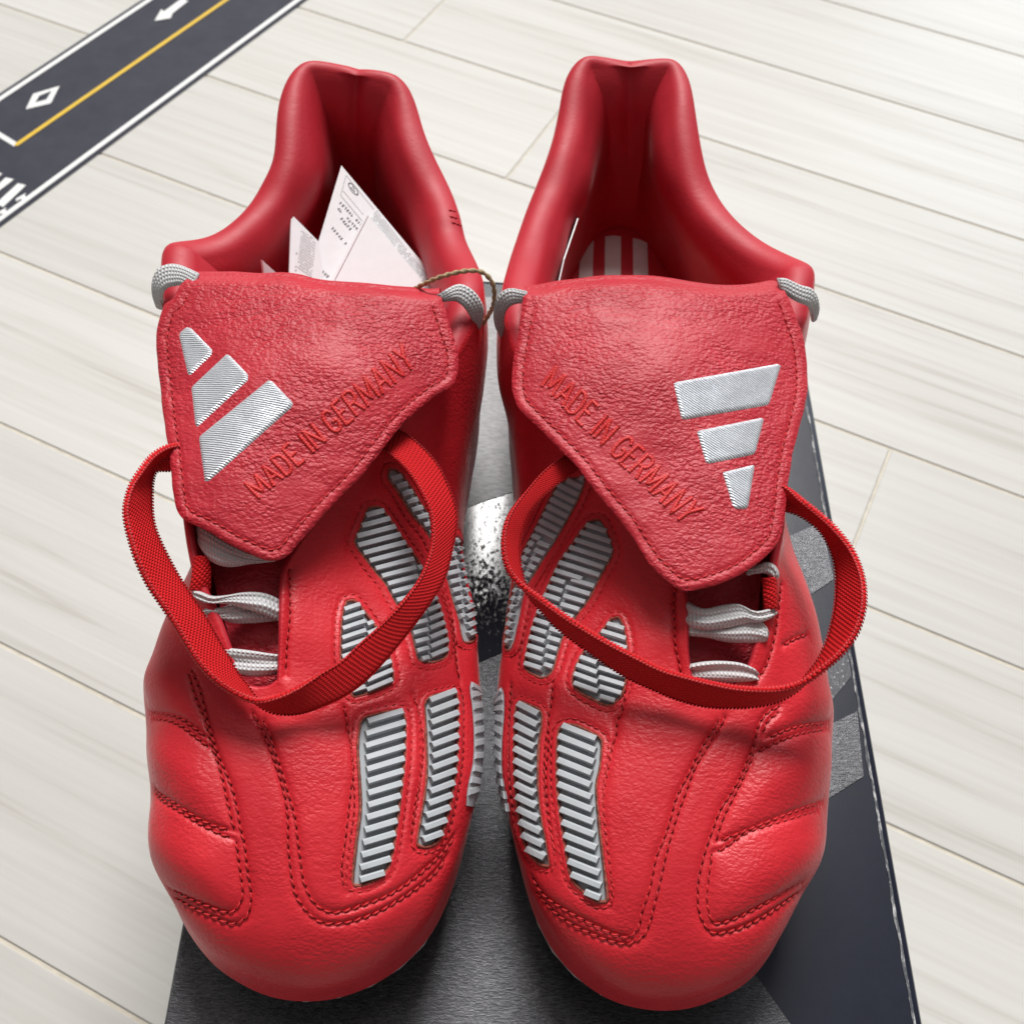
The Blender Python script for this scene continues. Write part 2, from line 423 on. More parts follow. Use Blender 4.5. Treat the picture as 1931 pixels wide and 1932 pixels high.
def sheet(name, pts, z, mat, parent, th=.00025):
    w = [P(x, y, z) for x, y in pts]; n = len(w)
    v = w + [q - np.array([0, 0, th]) for q in w]
    a = sum(w[i - 1][0] * w[i][1] - w[i][0] * w[i - 1][1] for i in range(n))
    top = list(range(n)) if a > 0 else list(range(n))[::-1]
    f = [tuple(top)] + [(top[i - 1], n + top[i - 1], n + top[i], top[i]) for i in range(n)]
    return mesh_obj(name, v, f, mat, parent, False)
pw = lambda x, y: (Qn([[x, y, 0]])[0])
# printed shards on the lid, each a thin ink layer
sheet("printed_shard", [(820, 560), (1010, 560), (1000, 918), (965, 928), (905, 948), (850, 968)], .0003, M_SILV2, box)
sheet("printed_shard", [(850, 969.5), (905, 949.5), (965, 929.5), (1000, 919.5), (1000, 1209), (945, 1231), (904, 1248), (850, 1268)], .0003, M_GLARE, box)  # dark print, its far part lightened to stand for glare on the lid
sheet("printed_shard", [(335, 1808), (347, 1745), (600, 1370), (904, 1249.5), (945, 1232.5), (1200, 1130), (1425, 1838), (1490, 1931), (1520, 2080), (290, 2080)], .0003, M_SILV, box)
sheet("printed_shard", [(1480, 1400), (1566, 1366), (1616, 1341), (1628, 1464), (1555, 1510), (1480, 1540)], .0003, M_SILV, box)
sheet("printed_shard", [(1490, 1010), (1548, 985), (1572, 1092), (1530, 1120), (1490, 1130)], .0003, M_SILV, box)
sheet("printed_shard", [(1540, 1240), (1562, 1190), (1588, 1180), (1605, 1275), (1560, 1330)], .0003, M_SPK, box)
# white worn fold along the right rim of the lid
w = []
ys = np.linspace(BY0 + .003, BY1 - .003, 160)
for i, y in enumerate(ys):
    j = .0005 * mnoise.noise((0, y * 90, 3)) + .0002 * mnoise.noise((0, y * 500, 1)); ww = .0006 + .0003 * mnoise.noise((5, y * 160, 0))
    w += [(xr(y) - .0013 - ww + j, y, .0003), (xr(y) - .0011 + j * .2, y, .0003)]
mesh_obj("worn_rim", w, grid_faces(len(ys), 2, flip=True), M_WORN, box, False)

# ------------------------------------------------------------------ toy road strip
road = empty("toy_road_strip")
thing(road, "dark grey printed toy road strip with white edge lines and a yellow centre line across the floor corner", "play mat")
M_ROAD = flat_mat("asphalt_print", (.026, .027, .042), (.038, .039, .056), .60, 60., (1, 1, 1), .00005, 0, (.3, .7), .04)
M_ROAD.node_tree.nodes['Principled BSDF'].inputs['Specular IOR Level'].default_value = .25
M_MARK = plain("white_print", (.80, .80, .78), .45, .03)
M_YEL = plain("yellow_print", (.72, .47, .03), .45, .05)
def fl(x, y, z): return P(x, y, H0 + z)
def band(name, a, b, w0, mat, z, ext=(0, 0), parent=road, ww=None):
    """strip on the floor from a to b (world xy), lying w0[0]..w0[1] to its left"""
    a, b = np.array(a[:2]), np.array(b[:2]); d = (b - a) / np.linalg.norm(b - a); n = np.array([-d[1], d[0]])
    a = a - d * ext[0]; b = b + d * ext[1]
    q = [a + n * w0[0], b + n * w0[0], b + n * w0[1], a + n * w0[1]]
    v = [(x, y, H0 + z) for x, y in q] + [(x, y, H0 + z - .00022) for x, y in q]
    f = [(0, 1, 2, 3)] + [((i + 1) % 4, i, 4 + i, 4 + (i + 1) % 4) for i in range(4)]
    return mesh_obj(name, v, f, mat, parent, False)
A0, B0 = fl(0, 430, 0), fl(580.4, 0, 0)         # near edge
A1, B1 = fl(0, 177, 0), fl(271, 0, 0)           # far edge
ra = A0[:2]; rd = (B0 - A0)[:2]; rd /= np.linalg.norm(rd); rn = np.array([-rd[1], rd[0]])
wid = float(np.mean([(A1[:2] - ra) @ rn, (B1[:2] - ra) @ rn]))
rb = ra + rd * .9
band("road_base", ra, rb, (0, wid), M_ROAD, .0006, (.9, .5))
for k in (0, 1):
    o0 = .0030 if k == 0 else wid - .0030 - .0033
    band("edge_line", ra, rb, (o0, o0 + .0033), M_MARK, .0009, (.9, .5))
C0 = fl(31, 276, 0)[:2]; C1 = fl(430, 0, 0)[:2]
band("centre_line", C0, C1, (-.0014, .0014), M_YEL, .0009, (0, .9))
S0 = fl(0, 257, 0)[:2]
band("stop_line", S0, C0, (-.0012, .0022), M_MARK, .00085, (.035, 0))
def mark(name, px, holes=None):
    w = [fl(x, y, .00108) for x, y in conv(7, px)]
    n = len(w); a = sum(w[i - 1][0] * w[i][1] - w[i][0] * w[i - 1][1] for i in range(n))
    if a < 0: w = w[::-1]
    v = w + [q - np.array([0, 0, .00022]) for q in w]
    f = [tuple(range(n))] + [(i, (i - 1) % n, n + (i - 1) % n, n + i) for i in range(n)]
    return mesh_obj(name, v, f, M_MARK, road, False)
mark("arrow_marking", [(1040, -10), (1075, 5), (985, 75), (975, 102), (884, 118), (922, 52), (935, 66)])
outer = [(150, 622), (192, 535), (342, 490), (292, 588)]; inner = [(203, 585), (226, 545), (298, 516), (268, 567)]
vo = [fl(*q, .0009) for q in conv(7, outer)]; vi = [fl(*q, .0009) for q in conv(7, inner)]
mesh_obj("diamond_marking", vo + vi, [(i, (i + 1) % 4, 4 + (i + 1) % 4, 4 + i)[::-1] for i in range(4)], M_MARK, road, False)
mark("crossing_stripe", [(-60, 1100), (35, 1012), (82, 1022), (-60, 1130)])
mark("crossing_stripe", [(-20, 1160), (105, 1045), (150, 1056), (20, 1180)])
mark("crossing_stripe", [(-120, 1060), (-30, 975), (15, 990), (-100, 1090)])
for dx, dy in ((0, 0), (-110, 82)):
    mark("arrow_marking", [(x + dx, y + dy) for x, y in ((92, 1134), (150, 1100), (143, 1116), (160, 1128), (140, 1143), (118, 1133), (96, 1148))])

# ------------------------------------------------------------------ boots
mm = lambda x, y, z: np.array([x, y, z]) / 1000.
def stations(L):
    """(W, T, gamma deg, b) rows; pixel triples are (px, py, z)"""
    out = []
    for w, t, g, b in L:
        w = P(*w) if w[0] != 'mm' else np.array(w[1:]) / 1000.
        out.append((w, P(*t), g, b))
    return out
LEFT = stations([
    ((569, 1877, .030), (490, 1300, .064), 14, .45), ((460, 1847, .032), (478, 1299, .064), 14, .45),
    ((379, 1783, .034), (467, 1296, .0642), 14, .45), ((330, 1710, .035), (457, 1288, .0645), 15, .45),
    ((299, 1603, .035), (448, 1275, .065), 16, .45), ((295, 1475, .036), (437, 1245, .066), 20, .45),
    ((288, 1344, .037), (420, 1205, .068), 25, .45), ((299, 1265, .037), (402, 1160, .070), 30, .45),
    (('mm', -90, 166, 37), (375, 1110, .0725), 36, .45), (('mm', -88, 187, 36), (358, 1050, .075), 45, .45),
    (('mm', -87, 208, 36), (347, 985, .078), 52, .45), (('mm', -88, 230, 36), (325, 750, .084), 66, .45),
    (('mm', -89, 250, 36), (300, 490, .0895), 80, .45), (('mm', -89, 266, 36), (315, 453, .0885), 84, .45),
    (('mm', -89, 286, 36), (394, 439, .084), 86, .45), (('mm', -88, 306, 36), (469, 385, .084), 88, .45),
    (('mm', -84, 325, 36), (501, 334, .087), 88, .45), (('mm', -80, 338, 36), (521, 282, .091), 88, .45),
    (('mm', -76, 345, 36), (528, 195, .097), 88, .45), (('mm', -70, 350, 36), (577, 118, .100), 88, .45),
    (('mm', -63, 351, 36), (650, 125, .100), 88, .45), (('mm', -56, 350, 36), (712, 135, .100), 88, .45),
    (('mm', -50, 346, 36), (755, 150, .099), 88, .45), (('mm', -43, 338, 36), (793, 238, .094), 88, .45),
    (('mm', -37, 327, 36), (840, 341, .087), 88, .45), (('mm', -28, 309, 36), (864, 409, .085), 88, .45),
    (('mm', -19, 288, 36), (874, 445, .084), 86, .45), (('mm', -14, 268, 36), (903, 500, .087), 84, .45),
    (('mm', -12.5, 245, 36), (910, 560, .089), 80, .45), (('mm', -13.5, 222, 36), (856, 680, .087), 66, .45),
    (('mm', -14.5, 201, 36), (760, 800, .083), 52, .45), (('mm', -12, 184, 35), (640, 930, .079), 42, .45),
    ((894, 1150, .035), (560, 1040, .0755), 32, .45), ((904, 1273, .035), (537, 1110, .0725), 28, .45),
    ((911, 1384, .035), (534, 1180, .070), 22, .45), ((908, 1451, .035), (532, 1240, .067), 18, .45),
    ((894, 1523, .035), (530, 1278, .0655), 16, .45), ((850, 1663, .034), (523, 1288, .065), 15, .45),
    ((788, 1771, .033), (513, 1295, .0645), 14, .45), ((681, 1851, .031), (501, 1299, .0642), 14, .45)])
RIGHT = stations([
    ((1266, 1893, .030), (1358, 1298, .064), 14, .45), ((1364, 1868, .032), (1372, 1297, .064), 14, .45),
    ((1437, 1819, .034), (1384, 1293, .0642), 14, .45), ((1491, 1728, .035), (1396, 1286, .0645), 15, .45),
    ((1532, 1634, .035), (1408, 1274, .065), 16, .45), ((1543, 1517, .036), (1420, 1250, .066), 20, .45),
    ((1554, 1400, .037), (1432, 1215, .068), 25, .45), ((1551, 1320, .037), (1446, 1170, .070), 30, .45),
    ((1531, 1235, .037), (1458, 1115, .0725), 36, .45), (('mm', 84, 190, 36), (1468, 1050, .075), 45, .45),
    (('mm', 81, 211, 36), (1480, 985, .078), 52, .45), (('mm', 79, 232, 36), (1490, 760, .084), 66, .45),
    (('mm', 77, 253, 36), (1541, 520, .0895), 80, .45), (('mm', 75, 271, 36), (1529, 492, .0885), 84, .45),
    (('mm', 73, 292, 36), (1457, 461, .084), 86, .45), (('mm', 70, 312, 36), (1375, 397, .084), 88, .45),
    (('mm', 65, 331, 36), (1338, 338, .087), 88, .45), (('mm', 58, 346, 36), (1322, 286, .091), 88, .45),
    (('mm', 52, 355, 36), (1308, 200, .097), 88, .45), (('mm', 44, 361, 36), (1272, 116, .100), 88, .45),
    (('mm', 36, 363, 36), (1187, 113, .100), 88, .45), (('mm', 28, 362, 36), (1103, 110, .100), 88, .45),
    (('mm', 21, 358, 36), (1073, 139, .099), 88, .45), (('mm', 14, 350, 36), (1058, 211, .094), 88, .45),
    (('mm', 8, 338, 36), (1037, 292, .089), 88, .45), (('mm', 2, 319, 36), (1006, 370, .085), 88, .45),
    (('mm', -2, 298, 36), (980, 440, .084), 86, .45), (('mm', -4, 278, 36), (955, 510, .087), 84, .45),
    (('mm', -3.5, 254, 36), (947, 570, .089), 80, .45), (('mm', -1.8, 233, 36), (979, 680, .087), 66, .45),
    (('mm', .5, 212, 36), (1060, 800, .083), 52, .45), (('mm', 1, 192, 35), (1165, 930, .079), 42, .45),
    ((950, 1200, .035), (1262, 1050, .0755), 32, .45), ((938, 1285, .035), (1287, 1120, .0725), 28, .45),
    ((934, 1385, .035), (1291, 1185, .070), 22, .45), ((940, 1463, .035), (1293, 1238, .067), 18, .45),
    ((954, 1517, .035), (1298, 1272, .0655), 16, .45), ((986, 1636, .034), (1308, 1285, .065), 15, .45),
    ((1040, 1760, .033), (1322, 1292, .0645), 14, .45), ((1128, 1855, .031), (1340, 1297, .0642), 14, .45)])

def bez(p0, p1, p2, p3, t):
    t = t[None, :, None]; p0, p1, p2, p3 = (q[:, None, :] for q in (p0, p1, p2, p3))
    return (1 - t) ** 3 * p0 + 3 * (1 - t) ** 2 * t * p1 + 3 * (1 - t) * t * t * p2 + t ** 3 * p3
def gsmooth(a, s):
    """periodic gaussian blur along axis 0"""
    n = len(a); k = np.fft.fftfreq(n); g = np.exp(-2 * (np.pi * k * s) ** 2)
    return np.fft.ifft(np.fft.fft(a, axis=0) * g.reshape(-1, *([1] * (a.ndim - 1))), axis=0).real

class Boot: pass
def build_shell(ST, sgn, ns=1000, n1=26, n2=200):
    """sgn=+1: stations run clockwise seen from above"""
    B = Boot()
    Wk = np.array([s[0] for s in ST]); Tk = np.array([s[1] for s in ST])
    d = .5 * np.linalg.norm(np.roll(Wk, -1, 0) - Wk, axis=1) + .5 * np.linalg.norm(np.roll(Tk, -1, 0) - Tk, axis=1)
    u = np.r_[0, np.cumsum(d)]; u, tot = u[:-1] / u[-1], u[-1]
    ue = np.arange(ns) / ns
    Wr, Tr = pspline(u, Wk, ue), pspline(u, Tk, ue)
    Wr = gsmooth(Wr, 5); Tr = gsmooth(Tr, 3)
    gam = np.radians(gsmooth(np.interp(ue, np.r_[u, 1], [s[2] for s in ST] + [ST[0][2]]), 12))
    bb = .45
    tw = np.roll(Wr, -1, 0) - np.roll(Wr, 1, 0); tw[:, 2] = 0; tw /= np.linalg.norm(tw, axis=1, keepdims=True)
    inw = np.c_[tw[:, 1], -tw[:, 0], np.zeros(ns)] * sgn       # towards the inside of the ring
    collar = smoothstep((np.degrees(gam) - 52) / 26)           # 1 at the padded collar
    heel = smoothstep((np.degrees(gam) - 80) / 8)
    ktop = np.exp(-(np.minimum(np.abs(ue - u[20]), 1 - np.abs(ue - u[20])) * tot / .030) ** 2)
    r = .0011 + .0030 * collar - .0019 * ktop
    Tr = Tr - inw * (.0012 * heel)[:, None]; Tr[:, 2] -= r * (.3 + .45 * collar)
    Fz = .0165 + .006 * smoothstep((.115 - Wr[:, 1]) / .05)
    Fr = Wr + inw * (.0015 + .004 * smoothstep((Wr[:, 1] - .082) / .04) + .002 * collar)[:, None]; Fr[:, 2] = Fz
    hor = Wr - Tr; hz = hor.copy(); hz[:, 2] = 0; hl = np.linalg.norm(hz, axis=1, keepdims=True); hd = hz / (hl + 1e-9)
    # at the collar the outward direction is the ring normal instead of the chord
    mixc = collar[:, None]; hd = hd * (1 - mixc) - inw * mixc; hd /= np.linalg.norm(hd, axis=1, keepdims=True)
    dirT = hd * np.cos(gam)[:, None] + np.array([0, 0, -1]) * np.sin(gam)[:, None]
    full = np.linalg.norm(hor, axis=1, keepdims=True)
    P2 = Tr + dirT * full * bb
    up = (Tr[:, 2] - Wr[:, 2])[:, None] * (.52 - .07 * collar[:, None]) 
    P1 = Wr + np.c_[np.zeros((ns, 2)), up[:, 0]]
    q0, q3 = Fr, Wr
    q1 = Fr - inw * .0035 + np.array([0, 0, .002]); q2 = Wr - np.c_[np.zeros((ns, 2)), np.full(ns, .007)]
    S1 = bez(q0, q1, q2, q3, np.linspace(0, 1, n1, endpoint=False))
    S2 = bez(Wr, P1, P2, Tr, np.linspace(0, 1, n2))
    tan = Tr - P2; tan /= np.linalg.norm(tan, axis=1, keepdims=True)
    tr = np.roll(Tr, -1, 0) - np.roll(Tr, 1, 0); tr /= np.linalg.norm(tr, axis=1, keepdims=True)
    nin = np.cross(tr, tan); nin *= np.sign((nin * inw).sum(1))[:, None] if False else 1
    c = Tr.mean(0)
    cen = np.cross(tr, np.array([0, 0, 1.0])) * sgn
    s = np.sign((nin * cen).sum(1)); s[s == 0] = 1; nin = nin * s[:, None]
    nin /= np.linalg.norm(nin, axis=1, keepdims=True)
    rk = 1 + .35 * collar; thE = math.pi * (1 - .20 * collar)
    C = Tr + nin * (r * rk)[:, None]
    th = thE[:, None] * np.linspace(0, 1, 13)[None, 1:]
    R = (C[:, None, :] - nin[:, None, :] * ((r * rk)[:, None, None] * np.cos(th)[:, :, None]) + tan[:, None, :] * (r[:, None, None] * np.sin(th)[:, :, None]))
    # inside: from the end of the roll down to the insole edge
    E = R[:, -1, :]
    I = Fr + inw * .0065; I[:, 2] = .0355
    dn = -tan * full * .35
    upI = np.c_[np.zeros((ns, 2)), np.full(ns, .016)] - inw * .003
    et = nin * (np.sin(thE) * rk)[:, None] + tan * np.cos(thE)[:, None]; et /= np.linalg.norm(et, axis=1, keepdims=True)
    LN = bez(E, E + et * full * .24, I + upI, I, np.linspace(0, 1, 70))
    B.S = np.concatenate([S1, S2], 1); B.R = R; B.LN = LN; B.n1 = n1; B.collar = collar; B.heel = heel
    B.I = I; B.F = Fr; B.inw = inw; B.sgn = sgn; B.tan = tan; B.nin = nin; B.T = Tr; B.Wr = Wr
    return B
def grid_normals(S, sgn):
    a = np.roll(S, -1, 0) - np.roll(S, 1, 0)
    b = np.gradient(S, axis=1)
    n = np.cross(a, b) * (-sgn)
    n /= np.linalg.norm(n, axis=2, keepdims=True) + 1e-12
    return -n if False else n

def wrap_faces(ns, nr, off=0, flip=False):
    idx = np.arange(ns * nr).reshape(ns, nr) + off; nx = np.roll(idx, -1, 0)
    f = np.stack([idx[:, :-1], nx[:, :-1], nx[:, 1:], idx[:, 1:]], -1).reshape(-1, 4)
    return f[:, ::-1].copy() if flip else f
def kdist(pts, q):
    kd = KDTree(len(pts))
    for i, p in enumerate(pts): kd.insert(p, i)
    kd.balance()
    return np.array([kd.find(p)[2] for p in q])
def set_uv(o, uv):
    me = o.data; l = me.uv_layers.new(name="UVMap")
    vi = np.zeros(len(me.loops), np.int32); me.loops.foreach_get('vertex_index', vi)
    l.data.foreach_set('uv', np.asarray(uv, np.float32)[vi].ravel())

def stitch_mesh(lines, length=.0019, pitch=.0023, rad=.00025, lift=-.0001, skew=.22, jit=.12):
    """row of thread loops along 3-D lines [(points, normals)] -> verts, faces"""
    V, Fc = [], []
    for pts, nr in lines:
        L = np.r_[0, np.cumsum(np.linalg.norm(np.diff(pts, axis=0), axis=1))]
        n = int(L[-1] / pitch)
        for k in range(n):
            s0 = (k + .5) * pitch
            ss = s0 + np.array([-.5, -.22, .22, .5]) * length * random.uniform(.9, 1.05)
            p = np.stack([np.interp(ss, L, pts[:, a]) for a in range(3)], 1)
            m = np.array([np.interp(s0, L, nr[:, a]) for a in range(3)]); m /= np.linalg.norm(m) + 1e-9
            t = p[3] - p[0]; t /= np.linalg.norm(t) + 1e-9
            b = np.cross(m, t)
            sk = length * (skew + random.uniform(-jit, jit))
            hgt = np.array([-.5, .7, .7, -.5]) * rad
            off = len(V)
            rr = np.array([.55, 1, 1, .55]) * rad
            for q in range(4):
                c = p[q] + m * (hgt[q] + lift) + b * sk * (q / 3 - .5)
                for a in range(5):
                    th = a * 2 * math.pi / 5
                    V.append(c + rr[q] * (m * math.sin(th) + b * math.cos(th)))
            for q in range(3):
                for a in range(5):
                    a2 = (a + 1) % 5
                    Fc.append((off + q * 5 + a, off + q * 5 + a2, off + q * 5 + 5 + a2, off + q * 5 + 5 + a))
            Fc.append((off + 4, off + 3, off + 2, off + 1, off)); Fc.append((off + 15, off + 16, off + 17, off + 18, off + 19))
    return V, Fc
def stitching(lines, parent, mat=None, name="stitching", **kw):
    V, Fc = stitch_mesh(lines, **kw)
    if not V: return None
    o = mesh_obj(name, V, Fc, mat or M_THREAD, parent); o['kind'] = 'stuff'
    pitch, lift, rad = kw.get('pitch', .0023), kw.get('lift', -.0001), kw.get('rad', .00025)
    V, Fc = [], []
    for pts, nr in lines:
        L = np.r_[0, np.cumsum(np.linalg.norm(np.diff(pts, axis=0), axis=1))]
        for k in range(int(L[-1] / pitch) + 1):
            s0 = k * pitch
            c = np.array([np.interp(s0, L, pts[:, a]) for a in range(3)]); m = np.array([np.interp(s0, L, nr[:, a]) for a in range(3)])
            m /= np.linalg.norm(m) + 1e-9; u = np.cross(m, [.3, .9, .2]); u /= np.linalg.norm(u); w = np.cross(m, u)
            off = len(V); c = c + m * (lift + .3 * rad)
            for a in range(6): V.append(c + rad * .85 * (u * math.cos(a * math.pi / 3) + w * math.sin(a * math.pi / 3)))
            V.append(c - m * .0009)
            Fc += [(off + a, off + (a + 1) % 6, off + 6) for a in range(6)]
    h = mesh_obj("needle_hole", V, Fc, M_HOLE, parent); h['kind'] = 'stuff'
    return o
def trace(surf, px, step=4.0, smooth=True):
    p = resample(px, step=step, smooth=smooth)
    h = [surf.ray(q) for q in p]
    runs, cur = [], []
    for x in h:
        if x is None or (cur and np.linalg.norm(x[0] - cur[-1][0]) > .006):
            if len(cur) > 2: runs.append(cur)
            cur = [] if x is None else [x]
        else: cur.append(x)
    if len(cur) > 2: runs.append(cur)
    return [(np.array([a for a, _ in r]), np.array([b for _, b in r])) for r in runs]
def offset_poly(poly, d):
    """move a closed image polygon outwards by d"""
    p = resample(np.vstack([poly, poly[:1]]), step=5, smooth=False)[:-1]
    t = np.roll(p, -1, 0) - np.roll(p, 1, 0); t /= np.linalg.norm(t, axis=1, keepdims=True) + 1e-9
    n = np.c_[t[:, 1], -t[:, 0]]
    a = (p[:, 0] * np.roll(p[:, 1], -1) - np.roll(p[:, 0], -1) * p[:, 1]).sum()
    q = p + n * d * (1 if a > 0 else -1)
    k = segdist(q, p)
    q = q[k > abs(d) * .93]
    return q
def clip_line(a, b, poly):
    """longest run of segment a-b inside poly"""
    t = np.linspace(0, 1, 240); p = a + (b - a) * t[:, None]; m = inpoly(p, poly)
    best, cur, st = None, 0, 0
    for i, x in enumerate(m):
        if x:
            if cur == 0: st = i
            cur += 1
            if best is None or cur > best[1]: best = (st, cur)
        else: cur = 0
    if best is None or best[1] < 4: return None
    return p[best[0]], p[best[0] + best[1] - 1]
def rib_mesh(surf, a, b, wpx, ext=0.0, hs=1.0):
    """one slanted rubber fin from pixel a to pixel b"""
    d = b - a; L = np.linalg.norm(d); d /= L
    n2 = np.array([-d[1], d[0]]); n2 = n2 if n2[1] > 0 else -n2        # towards the toe
    a = a - d * ext; b = b + d * ext
    m = max(3, int(np.linalg.norm(b - a) / 12) + 1)
    V = []
    # profile: (offset along the panel in px, height)
    prof = [(-.46, -.0009), (-.38, .0004), (-.28, .00065), (.09, .0009), (.15, .0007), (.21, -.0009)]
    for i in range(m):
        c = a + (b - a) * i / (m - 1)
        h = surf.ray(c)
        if h is None:
            if V: V += [np.array(q) for q in V[-6:]]
            continue
        p, n = h
        h2 = surf.ray(c + n2 * 6)
        if h2 is not None: t = h2[0] - p
        else:
            h2 = surf.ray(c - n2 * 6); t = (p - h2[0]) if h2 is not None else np.array([0, -.001, 0])
        t = t / 6.0
        tl = np.linalg.norm(t)
        if tl * 6 > .003: t *= .0012 / (tl * 6)
        sh = 1.0 if 0 < i < m - 1 else .82
        for o, hh in prof: V.append(p + t * wpx * o + n * (hh if hh < 0 else hh * sh * hs))
    k = len(V) // 6
    if k < 2: return None
    f = []
    for i in range(k - 1):
        for j in range(5):
            f.append((i * 6 + j, i * 6 + j + 1, i * 6 + 7 + j, i * 6 + 6 + j))
    f.append(tuple(range(6))); f.append(tuple((k - 1) * 6 + j for j in range(5, -1, -1)))
    return V, f
def march(surf, p, n, d, L, step=.0009):
    """walk over the surface from p in direction d"""
    out = [(p, n)]; q = np.array(p)
    for _ in range(int(L / step)):
        d = d - n * (d @ n); d /= np.linalg.norm(d) + 1e-9
        r = surf.b.find_nearest(Vector(q + d * step))
        q2 = np.array(r[0]); n2 = np.array(r[1])
        if n2 @ n < 0: n2 = -n2
        d = q2 - q; q, n = q2, n2; out.append((q, n))
    return out
def wrap_panel(surf, edge, out_px, L, pitch3, lean, parent):
    """rubber strip that runs from an image edge down over the side wall, with ribs"""
    e = trace(surf, edge, step=2.5)[0]
    pts, nr = e
    Ls = np.r_[0, np.cumsum(np.linalg.norm(np.diff(pts, axis=0), axis=1))]; tot = Ls[-1]
    n = max(8, int(tot / .0012)); tt = np.linspace(0, tot, n)
    col = lambda a, s_: np.array([np.interp(s_, Ls, a[:, k]) for k in range(3)])
    def start(s_):
        p, m = col(pts, s_), col(nr, s_); m /= np.linalg.norm(m)
        t = col(pts, min(tot, s_ + .002)) - col(pts, max(0, s_ - .002)); t /= np.linalg.norm(t)
        d = np.cross(m, t); 
        if d[0] * out_px < 0: d = -d
        return p, m, d, t
    rows = []
    for s_ in tt:
        p, m, d, t = start(s_)
        f_ = min(1, min(s_, tot - s_) / .006 + .6)
        w = march(surf, p, m, d, L * f_, L * f_ / 9.01)
        rows.append([q + k * .0003 for q, k in w][:10])
    R_ = np.array(rows); pn = mesh_obj("rubber_panel", R_.reshape(-1, 3), grid_faces(R_.shape[0], R_.shape[1]), M_RUB, parent)
    s_ = .0015
    prof = [(-.46, -.0006), (-.38, .0006), (-.28, .0007), (.09, .0009), (.15, .0007), (.21, -.0006)]
    while s_ < tot - .001:
        p, m, d, t = start(s_)
        if t[1] > 0: t = -t                       # towards the toe
        f_ = min(1, min(s_, tot - s_) / .006 + .6)
        w = march(surf, p + d * .0006, m, d - t * lean, L * f_ * .94, .0009)
        V, F = [], []
        for q, k in w:
            for o, h in prof: V.append(q + t * pitch3 * o + k * h)
        for i in range(len(w) - 1):
            for j in range(5): F.append((i * 6 + j, i * 6 + j + 1, i * 6 + 7 + j, i * 6 + 6 + j))
        F.append(tuple(range(6))); F.append(tuple((len(w) - 1) * 6 + j for j in range(5, -1, -1)))
        mesh_obj("rib", V, F, M_RUB, pn, False)
        s_ += pitch3
    return pn
def ribbon(name, pairs, c, mat, parent, th=.0012, surf=None, clear=.0012, n=None, bulge=0., m=9, wav=0., edge_round=.5):
    """woven band through (topx, topy, z, botx, boty, z) rows"""
    pr = np.asarray(pairs, float)
    A = np.c_[conv(c, pr[:, :2]), pr[:, 2]]; Bq = np.c_[conv(c, pr[:, 3:5]), pr[:, 5]]
    n = n or max(16, int(np.linalg.norm(np.diff(A[:, :2], axis=0), axis=1).sum() / 9))
    M = resample(np.c_[A, Bq], n=n)
    def lift(q):
        out = []
        for x, y, z in q:
            if surf is not None:
                h = surf.ray((x, y))
                if h is not None: z = max(z, h[0][2] + clear)
            out.append(z)
        out = np.array(out)
        if surf is not None:
            k = np.array([.25, .5, .25])
            for _ in range(3): out = np.maximum(out, np.convolve(np.pad(out, 1, mode='edge'), k, 'valid'))
        return Pn(q[:, :2], out)
    a, b = lift(M[:, :3]), lift(M[:, 3:])
    s = np.linspace(0, 1, m)
    tw = b - a; ln = np.gradient(.5 * (a + b), axis=0)
    nr = np.cross(ln, tw); nr /= np.linalg.norm(nr, axis=1, keepdims=True) + 1e-9
    cd = np.array([0, 0, CAMH]) - .5 * (a + b)
    nr *= np.sign((nr * cd).sum(1))[:, None]
    # keep the normal continuous along the band
    for i in range(1, n):
        if (nr[i] * nr[i - 1]).sum() < 0: nr[i] = -nr[i]
    V, UV = [], []
    L = np.r_[0, np.cumsum(np.linalg.norm(np.diff(.5 * (a + b), axis=0), axis=1))]
    wd = np.linalg.norm(tw, axis=1).mean()
    for i in range(n):
        mid = a[i] + tw[i] * s[:, None] + nr[i] * (bulge * np.sin(math.pi * s) + wav * np.sin(s * 9.5 + i * .11))[:, None]
        hw = th * .5 * (1 - edge_round * np.abs(2 * s - 1) ** 6)
        top = mid + nr[i] * hw[:, None]; bot = mid - nr[i] * hw[:, None]
        V += list(top) + list(bot[::-1])
        uu = np.r_[s, s[::-1]] * wd
        UV += [(L[i], x) for x in uu]
    k = 2 * m; f = []
    for i in range(n - 1):
        for j in range(k):
            j2 = (j + 1) % k
            f.append((i * k + j, i * k + j2, (i + 1) * k + j2, (i + 1) * k + j))
    f.append(tuple(range(k - 1, -1, -1))); f.append(tuple((n - 1) * k + j for j in range(k)))
    o = mesh_obj(name, V, f, mat, parent)
    set_uv(o, UV)
    return o, a, b, nr
def tube(name, pts, rad, mat, parent, k=8, twist=0.):
    pts = np.asarray(pts); n = len(pts); t = np.gradient(pts, axis=0); t /= np.linalg.norm(t, axis=1, keepdims=True)
    u = np.cross(t[0], [0, 0, 1.]); u /= np.linalg.norm(u) + 1e-9
    V, f = [], []
    L = np.r_[0, np.cumsum(np.linalg.norm(np.diff(pts, axis=0), axis=1))]
    for i in range(n):
        u = u - t[i] * (u @ t[i]); u /= np.linalg.norm(u) + 1e-9; w = np.cross(t[i], u)
        for j in range(k):
            th = 2 * math.pi * j / k
            rr = rad * (1 + (.28 * math.cos(2 * th - L[i] * twist) if twist else 0))
            V.append(pts[i] + rr * (u * math.cos(th) + w * math.sin(th)))
    for i in range(n - 1):
        for j in range(k): f.append((i * k + j, i * k + (j + 1) % k, (i + 1) * k + (j + 1) % k, (i + 1) * k + j))
    f.append(tuple(range(k - 1, -1, -1))); f.append(tuple((n - 1) * k + j for j in range(k)))
    return mesh_obj(name, V, f, mat, parent)
